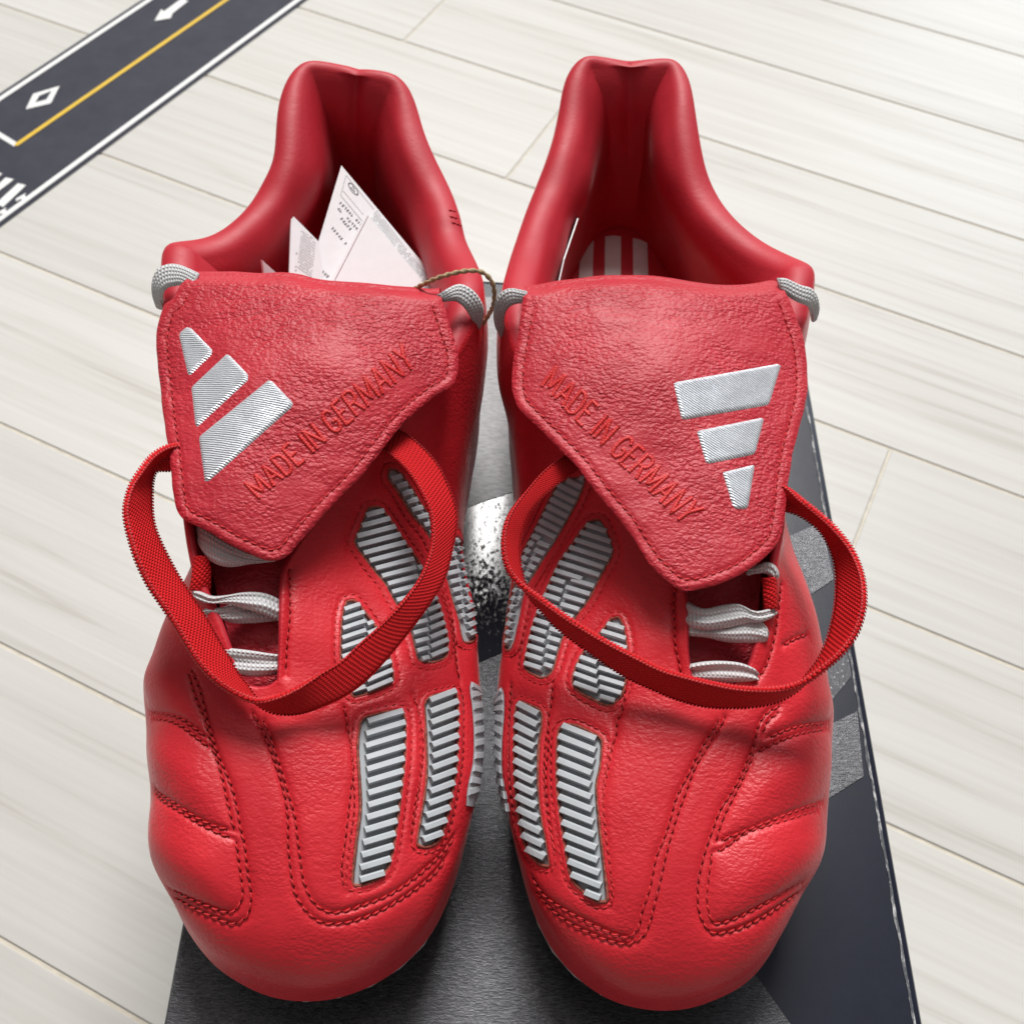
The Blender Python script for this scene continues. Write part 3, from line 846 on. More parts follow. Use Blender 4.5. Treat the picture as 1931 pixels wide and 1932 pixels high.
def tps(pts):
    """thin-plate spline z(px, py)"""
    p = np.asarray(pts, float); xy = p[:, :2] / 500.; n = len(p)
    def U(r2): return .5 * r2 * np.log(r2 + 1e-12)
    K = U(((xy[:, None] - xy[None]) ** 2).sum(2)) + np.eye(n) * 2e-3
    A = np.zeros((n + 3, n + 3)); A[:n, :n] = K; A[:n, n:] = np.c_[np.ones(n), xy]; A[n:, :n] = A[:n, n:].T
    w = np.linalg.solve(A, np.r_[p[:, 2], 0, 0, 0])
    def f(q):
        q = np.asarray(q, float) / 500.
        return U(((q[:, None] - xy[None]) ** 2).sum(2)) @ w[:n] + np.c_[np.ones(len(q)), q] @ w[n:]
    return f
def patch(name, poly, surf, off, mat, parent, step=5., th=None, dome=0., edge=6., mats=None):
    """sheet following surf inside an image polygon, off above it"""
    v2, tri, bi = cdt(poly, step)
    p, n, ok = surf.rays(v2)
    o = np.full(len(v2), off)
    if dome:
        d = segdist(v2, np.asarray(poly)); o = off - dome * (1 - np.clip(d / edge, 0, 1)) ** 2
    v = p + n * o[:, None]
    if th: return solid(name, v, tri, bi, th, mats or [mat], parent)
    return mesh_obj(name, v, tri, mat, parent)

GLYPH = {'M': (.74, [[(0, 0), (.04, 1), (.37, .15), (.70, 1), (.74, 0)]]), 'A': (.60, [[(0, 0), (.30, 1), (.60, 0)], [(.12, .34), (.48, .34)]]),
         'D': (.52, [[(0, 0), (0, 1), (.26, 1), (.46, .86), (.52, .5), (.46, .14), (.26, 0), (0, 0)]]),
         'E': (.46, [[(.46, 0), (0, 0), (0, 1), (.46, 1)], [(0, .52), (.40, .52)]]), 'I': (.04, [[(.02, 0), (.02, 1)]]),
         'N': (.56, [[(0, 0), (0, 1), (.56, 0), (.56, 1)]]),
         'G': (.54, [[(.52, .80), (.40, .97), (.16, .97), (.02, .75), (0, .5), (.02, .25), (.16, .03), (.40, .03), (.54, .22), (.54, .46), (.30, .46)]]),
         'R': (.54, [[(0, 0), (0, 1), (.34, 1), (.50, .88), (.50, .62), (.34, .50), (0, .50)], [(.28, .50), (.54, 0)]]),
         'Y': (.56, [[(0, 1), (.28, .48), (.56, 1)], [(.28, .48), (.28, 0)]])}
def lettering(text, quad, surf, parent, rad=.00045):
    """embroidered stroke letters inside the image quad BL, BR, TL, TR"""
    BL, BR, TL, TR = np.asarray(quad, float)
    x, items = 0., []
    for ch in text:
        if ch == ' ': x += .36; continue
        w, st = GLYPH[ch]; items += [[(x + a, b) for a, b in s] for s in st]; x += w + .24
    tot = x - .24
    V, f = [], []
    for s in items:
        q = np.array(s); u, v = q[:, :1] / tot, q[:, 1:]
        px = (BL * (1 - u) + BR * u) * (1 - v) + (TL * (1 - u) + TR * u) * v
        p = resample(px, step=2.0, smooth=False)
        h = [surf.ray(z) for z in p]; h = [z for z in h if z is not None]
        if len(h) < 3: continue
        pts = np.array([a for a, _ in h]); nr = np.array([b for _, b in h])
        t = np.gradient(pts, axis=0); t /= np.linalg.norm(t, axis=1, keepdims=True) + 1e-9
        b = np.cross(nr, t); off = len(V); k = 6
        for i in range(len(pts)):
            rr = rad * (1 + .22 * math.sin(i * 2.4))
            for j in range(k):
                th = math.pi * j / (k - 1)
                V.append(pts[i] + b[i] * rr * 1.15 * math.cos(th) + nr[i] * (rr * .85 * math.sin(th) - .00005))
        for i in range(len(pts) - 1):
            for j in range(k - 1): f.append((off + i * k + j, off + i * k + j + 1, off + (i + 1) * k + j + 1, off + (i + 1) * k + j))
    return mesh_obj("lettering", V, f, M_EMB, parent)
M_LOGO = None
def thread_mat(name, rot):
    m, nt, b = new_mat(name); co = coords(nt, (1, 1, 1), (0, 0, rot))
    w = nd(nt, 'ShaderNodeTexWave', wave_type='BANDS', bands_direction='Y', Scale=520.0, Distortion=1.6); w.inputs['Detail'].default_value = 2.; w.inputs['Detail Scale'].default_value = 1.2
    nt.links.new(co, w.inputs['Vector'])
    mp = nt.nodes.new('ShaderNodeMapping'); mp.inputs['Scale'].default_value = (260, 1500, 800); nt.links.new(co, mp.inputs[0])
    n = nd(nt, 'ShaderNodeTexNoise', Scale=1.0, Detail=3.0); nt.links.new(mp.outputs[0], n.inputs['Vector'])
    mu = nd(nt, 'ShaderNodeMath', operation='MULTIPLY'); nt.links.new(w.outputs['Fac'], mu.inputs[0]); nt.links.new(n.outputs[0], mu.inputs[1])
    nt.links.new(ramp(nt, mu.outputs[0], [(.03, (.46, .48, .53)), (.40, (.74, .76, .79))]), b.inputs['Base Color'])
    nt.links.new(bump(nt, mu.outputs[0], .8, .0004), b.inputs['Normal'])
    b.inputs['Roughness'].default_value = .38; b.inputs['Metallic'].default_value = .25
    b.inputs['Specular IOR Level'].default_value = .7
    return m

# ------------------------------------------------------------------ what is drawn on each boot (image tracings)
LB = dict(
    name=('left'), crease=668, sgn=1, thread_rot=.15,
    label="red leather football boot with white swing tags and hemp twine tucked into its opening",
    seams=[(5, [(345, 130), (385, 230), (410, 330), (430, 400), (465, 510), (500, 590), (540, 690), (565, 790), (580, 880), (600, 960), (610, 1060), (625, 1150), (630, 1210), (615, 1290), (580, 1325), (530, 1335), (440, 1300), (350, 1260), (262, 1212)]),
           (5, [(330, 150), (350, 220), (375, 290), (405, 350), (420, 410), (440, 480), (470, 560), (495, 650), (515, 740), (540, 850), (550, 890)]),
           (5, [(560, 945), (570, 1030), (585, 1130), (590, 1190), (575, 1240), (545, 1275), (500, 1280), (430, 1255), (330, 1215), (248, 1172)]),
           (5, [(640, 330), (680, 400), (720, 500), (760, 610), (790, 720), (805, 830), (805, 930), (815, 1050), (830, 1150), (850, 1210), (900, 1280), (960, 1325), (1030, 1335), (1120, 1320), (1250, 1270), (1400, 1180), (1500, 1100), (1570, 1010)]),
           (5, [(690, 370), (720, 440), (745, 520), (780, 620), (815, 740), (840, 830), (850, 920), (865, 1030), (880, 1130), (920, 1220), (970, 1265), (1040, 1280), (1150, 1250), (1300, 1190), (1430, 1100), (1540, 1000), (1600, 920)]),
           (3, [(820, 1200), (818, 1290), (818, 1400), (815, 1500), (802, 1620), (795, 1760)]),
           (5, [(1075, 300), (1085, 360), (1098, 440), (1110, 520), (1118, 600), (1105, 700), (1092, 820), (1075, 960), (1062, 1060), (1072, 1150), (1092, 1188)]),
           (5, [(1395, 900), (1412, 760), (1440, 620), (1450, 480), (1435, 360), (1420, 290), (1400, 240)]),
           (3, [(1480, 1230), (1545, 1330), (1580, 1430), (1600, 1560), (1612, 1700), (1632, 1800)]),
           ],
    quilts=[(5, [(142, 332), (220, 335), (290, 355), (350, 395), (410, 440)]), (5, [(142, 360), (230, 365), (300, 395), (360, 440), (425, 490)]),
            (5, [(168, 688), (200, 720), (280, 770), (370, 830), (460, 870), (555, 895)]), (5, [(172, 712), (210, 750), (290, 800), (380, 855), (470, 900), (550, 930)])],
    zone=(5, [(345, 60), (385, 230), (430, 400), (500, 590), (565, 790), (600, 960), (625, 1150), (615, 1290), (530, 1335), (440, 1300), (250, 1205), (-120, 1130), (-150, 60)]),
    panels=[  # (crop, polygon, split line or None, left slope, right slope, pitch in px, phase)
        (10, [(345, 185), (470, 185), (560, 280), (640, 390), (710, 500), (775, 600), (850, 700), (920, 800), (1005, 970), (1085, 1130), (1140, 1260), (1185, 1400), (1225, 1560), (1252, 1700), (1245, 1840), (1208, 1906), (1080, 1950), (980, 1950), (900, 1906), (860, 1750), (825, 1610), (740, 1420), (610, 1210), (530, 1060), (420, 925), (300, 765), (198, 620), (190, 540), (250, 410), (310, 260)],
         [(840, 690), (885, 890), (960, 1200), (1010, 1440), (1030, 1680), (1040, 1990)], -.26, -.42, 17.6, 0),
        (3, [(1290, 780), (1335, 795), (1400, 880), (1450, 960), (1510, 1030), (1580, 1085), (1640, 1140), (1672, 1280), (1692, 1400), (1702, 1560), (1684, 1600), (1640, 1595), (1618, 1500), (1588, 1400), (1563, 1310), (1520, 1200), (1470, 1090), (1395, 995), (1335, 895), (1285, 825)],
         [(1560, 1040), (1600, 1150), (1625, 1250), (1640, 1400), (1662, 1610)], -.25, -.55, 17.2, 3),
        (3, [(1085, 1408), (1130, 1408), (1205, 1500), (1270, 1600), (1306, 1740), (1290, 1800), (1140, 1860), (1105, 1840), (1070, 1740), (1057, 1650), (1064, 1480)],
         [(1165, 1400), (1180, 1600), (1175, 1900)], -.33, -.42, 17.6, 6),
        (5, [(1150, 375), (1182, 345), (1280, 322), (1342, 318), (1362, 345), (1367, 430), (1362, 560), (1347, 700), (1327, 850), (1302, 1010), (1270, 1092), (1210, 1132), (1150, 1152), (1116, 1145), (1114, 1100), (1130, 950), (1150, 800), (1150, 700), (1144, 600), (1138, 480)],
         None, -.30, -.30, 22.6, 0),
        (5, [(1455, 290), (1480, 253), (1560, 232), (1602, 228), (1614, 260), (1617, 380), (1612, 560), (1592, 700), (1562, 840), (1530, 930), (1490, 962), (1440, 967), (1423, 940), (1434, 860), (1460, 700), (1468, 560), (1463, 420)],
         None, -.38, -.38, 21.5, 4)],
    flap=([(1, [(345, 1150), (420, 1150), (520, 1150), (650, 1155), (760, 1150), (850, 1160), (930, 1180), (1050, 1195), (1180, 1205), (1300, 1215), (1400, 1222), (1480, 1230), (1525, 1225), (1543, 1280), (1560, 1330)]),
           (3, [(1580, 110), (1610, 200), (1618, 270), (1610, 340), (1580, 390), (1500, 440), (1400, 520), (1330, 590), (1260, 680), (1200, 760), (1150, 820), (1080, 890), (1000, 970), (930, 1050), (860, 1130), (810, 1190), (760, 1215), (700, 1215), (640, 1190), (550, 1150), (450, 1090), (370, 1050), (310, 1020), (275, 970), (262, 900), (250, 800), (240, 700), (225, 600), (210, 480), (200, 380), (185, 250), (182, 150), (195, 80), (220, 0)]),
           (1, [(260, 1260), (300, 1190)])], 13),
    flapz=[(350, 525, .0985), (480, 522, .101), (600, 531, .102), (740, 546, .101), (828, 552, .0985), (297, 674, .091), (303, 725, .0895), (319, 852, .0875), (332, 960, .0845), (370, 991, .084), (525, 1057, .0805), (592, 991, .083), (700, 876, .0875), (818, 749, .0895), (865, 690, .091), (842, 592, .0965), (580, 700, .0985), (560, 860, .0905), (450, 900, .0895), (450, 700, .0965), (720, 700, .0965)],
    logo=(3, [[(295, 130), (325, 106), (347, 112), (447, 215), (445, 237), (342, 336), (330, 327), (308, 230), (290, 150)],
              [(513, 236), (527, 238), (618, 333), (616, 360), (378, 580), (367, 574), (348, 400), (352, 388)],
              [(713, 359), (730, 362), (829, 465), (826, 486), (432, 838), (411, 839), (384, 640), (388, 624)]]),
    text=(3, [(672, 920), (1412, 292), (598, 850), (1342, 183)]),
    tongue=[(375, 930), (392, 985), (401, 1077), (412, 1130), (432, 1200), (452, 1262), (470, 1320), (545, 1330), (562, 1250), (562, 1140), (590, 1030), (650, 930)],
    tonguez=[(390, 985, .0715), (500, 985, .073), (600, 985, .0725), (405, 1120, .0655), (480, 1120, .067), (560, 1120, .067), (455, 1260, .0588), (500, 1260, .060), (550, 1260, .060), (500, 1320, .057), (600, 900, .077), (400, 930, .074), (500, 930, .0755)],
    laces=[[(11, [(770, 150, .0760, 790, 380, .0750), (850, 200, .0775, 860, 490, .0755), (1000, 300, .0780, 980, 550, .0755), (1150, 380, .0780, 1110, 560, .0752), (1300, 430, .0780, 1270, 530, .0752), (1500, 430, .0775, 1480, 500, .0752)], .0004)],
           [(11, [(790, 985, .0690, 800, 1010, .0680), (850, 945, .0700, 850, 1040, .0675), (960, 950, .0700, 960, 1050, .0675), (1060, 920, .0695, 1080, 1092, .0672), (1200, 880, .0695, 1240, 1095, .0672), (1400, 880, .069, 1420, 1080, .0668), (1560, 880, .067, 1580, 1060, .0660)], .0005)],
           [(11, [(735, 780, .0720, 742, 830, .071), (800, 800, .0725, 800, 890, .071), (900, 838, .0725, 900, 905, .071), (1050, 825, .0725, 1050, 915, .0712), (1200, 805, .0725, 1210, 960, .0712), (1350, 810, .0722, 1370, 1000, .0712), (1480, 850, .0708, 1480, 1050, .0692), (1580, 920, .0685, 1580, 1090, .0672)], .0005)],
           [(11, [(900, 1320, .0645, 1000, 1560, .0625), (1000, 1328, .0655, 1060, 1580, .0632), (1150, 1340, .0665, 1180, 1598, .0635), (1300, 1360, .0665, 1310, 1608, .0635), (1450, 1385, .0655, 1450, 1595, .0628), (1590, 1400, .0625, 1590, 1570, .0605)], .0012)]],
    tab=[(11, [(715, 465, .0755, 870, 480, .0745), (705, 560, .0745, 885, 580, .0735), (690, 680, .0730, 885, 690, .0720), (672, 775, .0712, 880, 790, .0702)])],
    collar_laces=[(1, [(385, 1138, .0985, 352, 1225, .0960), (330, 1112, .0975, 305, 1195, .0955), (285, 1096, .0965, 268, 1198, .0945), (235, 1095, .0955, 238, 1205, .0935), (185, 1120, .0935, 218, 1225, .0920), (163, 1180, .0905, 212, 1250, .0895), (164, 1240, .0875, 216, 1275, .0865), (178, 1290, .0835, 226, 1305, .0830)]),
                  (1, [(1515, 1240, .0975, 1535, 1275, .0955), (1545, 1222, .0975, 1570, 1272, .0950), (1590, 1196, .0970, 1600, 1270, .0945), (1632, 1190, .0965, 1628, 1285, .0935), (1680, 1215, .0950, 1650, 1310, .0920), (1720, 1262, .0925, 1672, 1345, .0890), (1737, 1318, .0890, 1688, 1385, .0850), (1725, 1370, .0850, 1697, 1420, .0810)])],
    strap=(3, [(300, 660, .088, 300, 770, .080), (235, 672, .089, 245, 785, .080), (165, 715, .090, 205, 787, .081), (105, 790, .091, 172, 795, .082), (58, 865, .091, 158, 850, .082), (35, 950, .091, 156, 935, .081), (35, 1016, .090, 160, 1010, .080), (50, 1090, .089, 177, 1080, .079), (85, 1206, .087, 222, 1180, .077), (140, 1326, .084, 285, 1295, .075), (200, 1416, .082, 350, 1396, .0735), (260, 1506, .080, 420, 1500, .072), (320, 1606, .078, 478, 1605, .070), (380, 1701, .076, 530, 1690, .069), (450, 1776, .0745, 572, 1765, .068), (525, 1831, .073, 615, 1820, .067), (600, 1868, .072, 645, 1868, .066), (665, 1880, .0715, 690, 1910, .0655), (750, 1862, .0715, 760, 1940, .065), (850, 1818, .0715, 860, 1942, .0645), (965, 1748, .072, 980, 1908, .066), (1060, 1690, .073, 1085, 1858, .0675), (1150, 1605, .0745, 1190, 1778, .069), (1240, 1525, .076, 1290, 1669, .071), (1330, 1430, .078, 1400, 1530, .073), (1400, 1345, .079, 1480, 1420, .075), (1450, 1260, .080, 1550, 1300, .076), (1485, 1150, .081, 1587, 1150, .077), (1490, 1060, .082, 1605, 1050, .078), (1475, 975, .083, 1597, 960, .079), (1430, 880, .084, 1562, 860, .080), (1370, 790, .084, 1512, 760, .081), (1300, 725, .084, 1440, 680, .082), (1245, 690, .084, 1370, 620, .083), (1200, 640, .084, 1310, 590, .083)]),
    side_panel=(5, [(1672, 180), (1666, 220), (1676, 300), (1684, 430), (1680, 560), (1656, 680), (1648, 770)]),
    tacks=[(1, [(1568, 838), (1606, 846)]), (1, [(1574, 868), (1618, 880)]), (1, [(1584, 896), (1636, 914)])],
    stripes=None)
RB = dict(
    name='right', crease=1188, sgn=-1, thread_rot=-.2,
    label="red leather football boot with three grey stripes showing on the insole inside its open collar",
    seams=[(6, [(1030, 330), (1005, 370), (950, 460), (900, 560), (850, 660), (830, 740), (800, 830), (770, 900), (750, 1000), (735, 1060), (710, 1130), (695, 1200), (660, 1240), (620, 1240), (540, 1210), (440, 1160), (350, 1110), (285, 1060), (240, 990)]),
           (6, [(1060, 310), (1040, 350), (970, 460), (930, 530), (890, 640), (860, 720), (830, 820), (805, 920), (785, 1010), (765, 1090), (745, 1170), (720, 1230), (690, 1255), (640, 1272), (560, 1255), (440, 1205), (350, 1150), (285, 1085), (245, 1040)]),
           (6, [(1290, 265), (1240, 290), (1200, 350), (1185, 420), (1160, 480), (1120, 570), (1080, 640), (1040, 700), (1010, 780), (985, 850), (965, 920), (950, 990), (945, 1060), (950, 1130), (975, 1190), (1010, 1225), (1060, 1222), (1150, 1195), (1250, 1140), (1350, 1070), (1408, 1024)]),
           (6, [(1180, 470), (1140, 560), (1090, 660), (1060, 720), (1030, 800), (1024, 838)]), (6, [(1004, 890), (995, 960), (985, 1040), (985, 1100), (1000, 1160), (1020, 1185), (1080, 1172), (1170, 1132), (1280, 1070), (1380, 1008)]),
           (6, [(1285, 290), (1240, 330), (1222, 375), (1226, 398)]),
           (4, [(955, 1330), (945, 1420), (950, 1520), (955, 1620), (975, 1700), (985, 1790)]),
           (4, [(1462, 1330), (1452, 1430), (1440, 1520), (1420, 1620), (1385, 1720), (1335, 1790)]),
           (6, [(640, 130), (635, 215), (622, 290), (600, 330), (600, 380), (580, 440), (562, 540), (548, 640), (548, 750), (562, 860), (576, 960), (582, 1060), (577, 1122)]),
           (6, [(330, 160), (325, 230), (312, 330), (310, 440), (300, 560), (310, 700), (330, 830), (348, 910)]),
           (6, [(150, 180), (145, 300), (140, 420), (142, 540), (156, 660), (175, 760)])],
    quilts=[(6, [(1492, 335), (1400, 345), (1320, 365), (1238, 400)]), (6, [(1492, 360), (1400, 375), (1320, 400), (1250, 430), (1185, 465)]),
            (6, [(1462, 672), (1380, 700), (1300, 730), (1200, 770), (1100, 810), (1030, 835)]), (6, [(1446, 705), (1350, 735), (1250, 765), (1150, 800), (1060, 860), (1005, 885)]),
            (4, [(1580, 1568), (1530, 1585), (1470, 1618)])],
    zone=(6, [(1290, 200), (1240, 290), (1200, 350), (1160, 480), (1080, 640), (1010, 780), (965, 920), (945, 1060), (960, 1170), (1010, 1225), (1150, 1195), (1350, 1070), (1408, 1024), (1700, 960), (1800, 120)]),
    panels=[
        (4, [(550, 1026), (602, 1028), (652, 1130), (657, 1190), (612, 1270), (545, 1400), (485, 1480), (435, 1550), (402, 1640), (372, 1740), (330, 1772), (290, 1762), (238, 1722), (248, 1640), (270, 1540), (300, 1450), (338, 1360), (398, 1230), (468, 1130), (510, 1068)],
         [(440, 1310), (400, 1450), (350, 1560), (318, 1790)], .32, .30, 17.6, 0),
        (4, [(400, 840), (515, 820), (505, 900), (405, 1090), (335, 1200), (292, 1270), (255, 1330), (238, 1370), (212, 1500), (182, 1620), (150, 1642), (143, 1580), (158, 1460), (185, 1340), (208, 1250), (228, 1180), (288, 1060), (338, 960)],
         [(300, 1120), (255, 1230), (215, 1340), (190, 1480), (165, 1650)], .50, .42, 17.2, 5),
        (4, [(650, 1488), (692, 1488), (718, 1560), (728, 1650), (724, 1750), (702, 1850), (642, 1902), (560, 1872), (468, 1802), (498, 1680), (560, 1600), (608, 1545)],
         [(575, 1500), (582, 1650), (592, 1910)], .36, .30, 17.6, 3),
        (6, [(353, 372), (370, 348), (420, 343), (482, 368), (532, 398), (540, 430), (532, 520), (517, 600), (527, 750), (547, 930), (562, 1072), (546, 1092), (510, 1087), (450, 1042), (408, 990), (388, 900), (363, 740), (348, 600), (348, 450)],
         None, .40, .40, 22.8, 0),
        (6, [(173, 270), (190, 246), (230, 258), (280, 285), (284, 340), (272, 420), (267, 560), (277, 700), (302, 840), (314, 930), (302, 942), (260, 922), (218, 870), (193, 780), (173, 640), (166, 480), (168, 340)],
         None, .52, .52, 22.0, 5)],
    flap=([(2, [(235, 1215), (300, 1210), (400, 1190), (500, 1180), (600, 1168), (700, 1165), (830, 1168), (950, 1180), (1050, 1195), (1170, 1210), (1270, 1208), (1350, 1200), (1420, 1190), (1465, 1205), (1500, 1270), (1540, 1380)]),
           (4, [(1560, 150), (1578, 260), (1583, 380), (1570, 480), (1540, 600), (1510, 720), (1490, 850), (1480, 950), (1470, 1030), (1450, 1110), (1410, 1170), (1330, 1240), (1250, 1290), (1150, 1330), (1060, 1355), (1000, 1360), (950, 1340), (890, 1290), (840, 1240), (790, 1170), (740, 1090), (690, 1020), (620, 940), (550, 850), (480, 760), (400, 680), (300, 580), (220, 500), (190, 440), (180, 370), (185, 270), (200, 180), (215, 90), (230, 0)])], 14),
    flapz=[(987, 546, .0985), (1092, 532, .101), (1223, 527, .102), (1358, 544, .101), (1470, 540, .0985), (1520, 678, .091), (1517, 765, .0895), (1493, 860, .0875), (1477, 983, .0845), (1421, 1067, .0825), (1290, 1114, .0805), (1207, 1039, .083), (1112, 912, .0875), (1000, 795, .0895), (966, 720, .091), (979, 600, .0965), (1240, 700, .0985), (1250, 860, .0905), (1380, 900, .0895), (1380, 700, .0965), (1100, 700, .0965)],
    logo=(4, [[(948, 375), (960, 367), (1442, 281), (1457, 290), (1402, 470), (1390, 479), (1000, 546), (984, 540)],
              [(1059, 605), (1070, 597), (1366, 537), (1376, 545), (1337, 700), (1325, 713), (1115, 756), (1100, 750)],
              [(1181, 800), (1190, 794), (1326, 761), (1332, 768), (1302, 960), (1290, 971), (1243, 971), (1229, 960)]]),
    text=(4, [(322, 388), (985, 1040), (388, 290), (1090, 968)]),
    tongue=[(1450, 930), (1440, 1000), (1434, 1090), (1430, 1150), (1425, 1210), (1414, 1265), (1395, 1330), (1280, 1330), (1265, 1250), (1265, 1140), (1240, 1030), (1180, 930)],
    tonguez=[(1436, 985, .0715), (1330, 985, .073), (1230, 985, .0725), (1432, 1120, .0655), (1350, 1120, .067), (1270, 1120, .067), (1410, 1260, .0588), (1350, 1260, .060), (1290, 1260, .060), (1340, 1320, .057), (1250, 900, .077), (1440, 930, .074), (1340, 930, .0755)],
    laces=[[(4, [(1290, 1250, .0752, 1300, 1290, .0745), (1345, 1238, .0775, 1350, 1272, .0755), (1385, 1224, .0780, 1385, 1278, .0755), (1420, 1232, .0780, 1408, 1292, .0752), (1442, 1258, .0775, 1425, 1300, .0750), (1450, 1290, .0765, 1432, 1312, .0745)], .0004)],
           [(4, [(985, 1500, .0665, 985, 1570, .0655), (1010, 1500, .0688, 1010, 1575, .0668), (1060, 1505, .0700, 1100, 1582, .0678), (1200, 1490, .0700, 1200, 1602, .0678), (1300, 1480, .0700, 1300, 1606, .0678), (1370, 1510, .0698, 1365, 1605, .0678), (1402, 1560, .069, 1390, 1598, .0678)], .0006)],
           [(4, [(985, 1390, .0685, 985, 1510, .0672), (1020, 1412, .0710, 1020, 1530, .0692), (1090, 1445, .0725, 1100, 1545, .0706), (1180, 1428, .0725, 1200, 1535, .0706), (1260, 1425, .0725, 1290, 1515, .0706), (1330, 1455, .0725, 1345, 1512, .0704), (1385, 1448, .0722, 1392, 1500, .070), (1415, 1438, .071, 1420, 1480, .0695)], .0008)],
           [(4, [(985, 1720, .0622, 985, 1760, .0604), (1020, 1708, .0650, 1040, 1770, .0626), (1100, 1694, .0668, 1110, 1785, .0636), (1180, 1692, .0668, 1190, 1795, .0636), (1260, 1700, .0668, 1265, 1800, .0636), (1320, 1722, .0662, 1315, 1795, .0634), (1345, 1745, .065, 1330, 1780, .0632)], .0012)]],
    tab=[(4, [(1365, 1300, .0755, 1432, 1290, .0750), (1370, 1340, .0742, 1438, 1330, .0738), (1372, 1390, .0730, 1440, 1385, .0725), (1375, 1445, .0712, 1440, 1440, .0708)])],
    collar_laces=[(2, [(250, 1222, .0985, 250, 1285, .0955), (225, 1217, .0980, 222, 1281, .0950), (170, 1208, .0970, 180, 1290, .0940), (122, 1232, .0955, 155, 1315, .0915), (97, 1280, .0930, 146, 1350, .0885), (92, 1345, .0890, 145, 1390, .0850), (105, 1405, .0850, 148, 1425, .0815), (130, 1445, .0810, 152, 1455, .0785)]),
                  (2, [(1440, 1160, .0985, 1450, 1225, .0960), (1480, 1162, .0978, 1480, 1240, .0952), (1515, 1178, .0972, 1512, 1262, .0945), (1555, 1196, .0962, 1548, 1280, .0935), (1600, 1208, .0948, 1580, 1292, .0922), (1628, 1245, .0925, 1592, 1312, .0900), (1638, 1300, .0890, 1598, 1340, .0870), (1628, 1345, .0850, 1600, 1362, .0835)])],
    strap=(4, [(470, 680, .084, 520, 780, .083), (430, 715, .084, 480, 800, .082), (330, 790, .083, 400, 855, .081), (250, 880, .082, 320, 925, .080), (190, 955, .082, 265, 990, .079), (155, 1020, .082, 232, 1060, .078), (137, 1100, .081, 215, 1130, .077), (140, 1190, .080, 213, 1200, .076), (165, 1265, .079, 222, 1270, .075), (220, 1330, .078, 245, 1345, .073), (320, 1400, .077, 310, 1435, .071), (430, 1478, .077, 395, 1530, .070), (520, 1535, .076, 490, 1605, .069), (640, 1605, .0755, 600, 1685, .068), (770, 1672, .075, 720, 1765, .067), (890, 1730, .0745, 850, 1825, .0665), (1013, 1767, .074, 968, 1874, .066), (1125, 1795, .074, 1090, 1905, .066), (1238, 1817, .074, 1215, 1911, .066), (1350, 1826, .075, 1328, 1904, .067), (1463, 1822, .076, 1440, 1879, .068), (1560, 1795, .078, 1530, 1825, .070), (1660, 1728, .081, 1590, 1760, .072), (1750, 1650, .084, 1640, 1690, .074), (1815, 1560, .086, 1685, 1580, .076), (1848, 1460, .088, 1712, 1470, .078), (1855, 1370, .089, 1723, 1370, .079), (1840, 1270, .089, 1722, 1275, .080), (1795, 1165, .089, 1705, 1185, .081), (1720, 1070, .089, 1660, 1090, .081), (1640, 995, .088, 1600, 1030, .081), (1560, 930, .088, 1535, 992, .081), (1500, 875, .087, 1475, 980, .081), (1440, 840, .086, 1420, 960, .081)]),
    side_panel=(6, [(118, 183), (130, 215), (131, 300), (123, 420), (123, 540), (142, 660), (156, 745)]),
    stripes=[(2, [(507, 985), (535, 974), (568, 968), (562, 1175), (552, 1450), (487, 1450), (497, 1175)]), (2, [(622, 962), (660, 958), (698, 962), (697, 1175), (697, 1450), (614, 1450), (620, 1175)]), (2, [(754, 970), (790, 978), (822, 994), (828, 1175), (838, 1450), (758, 1450), (756, 1175)])])

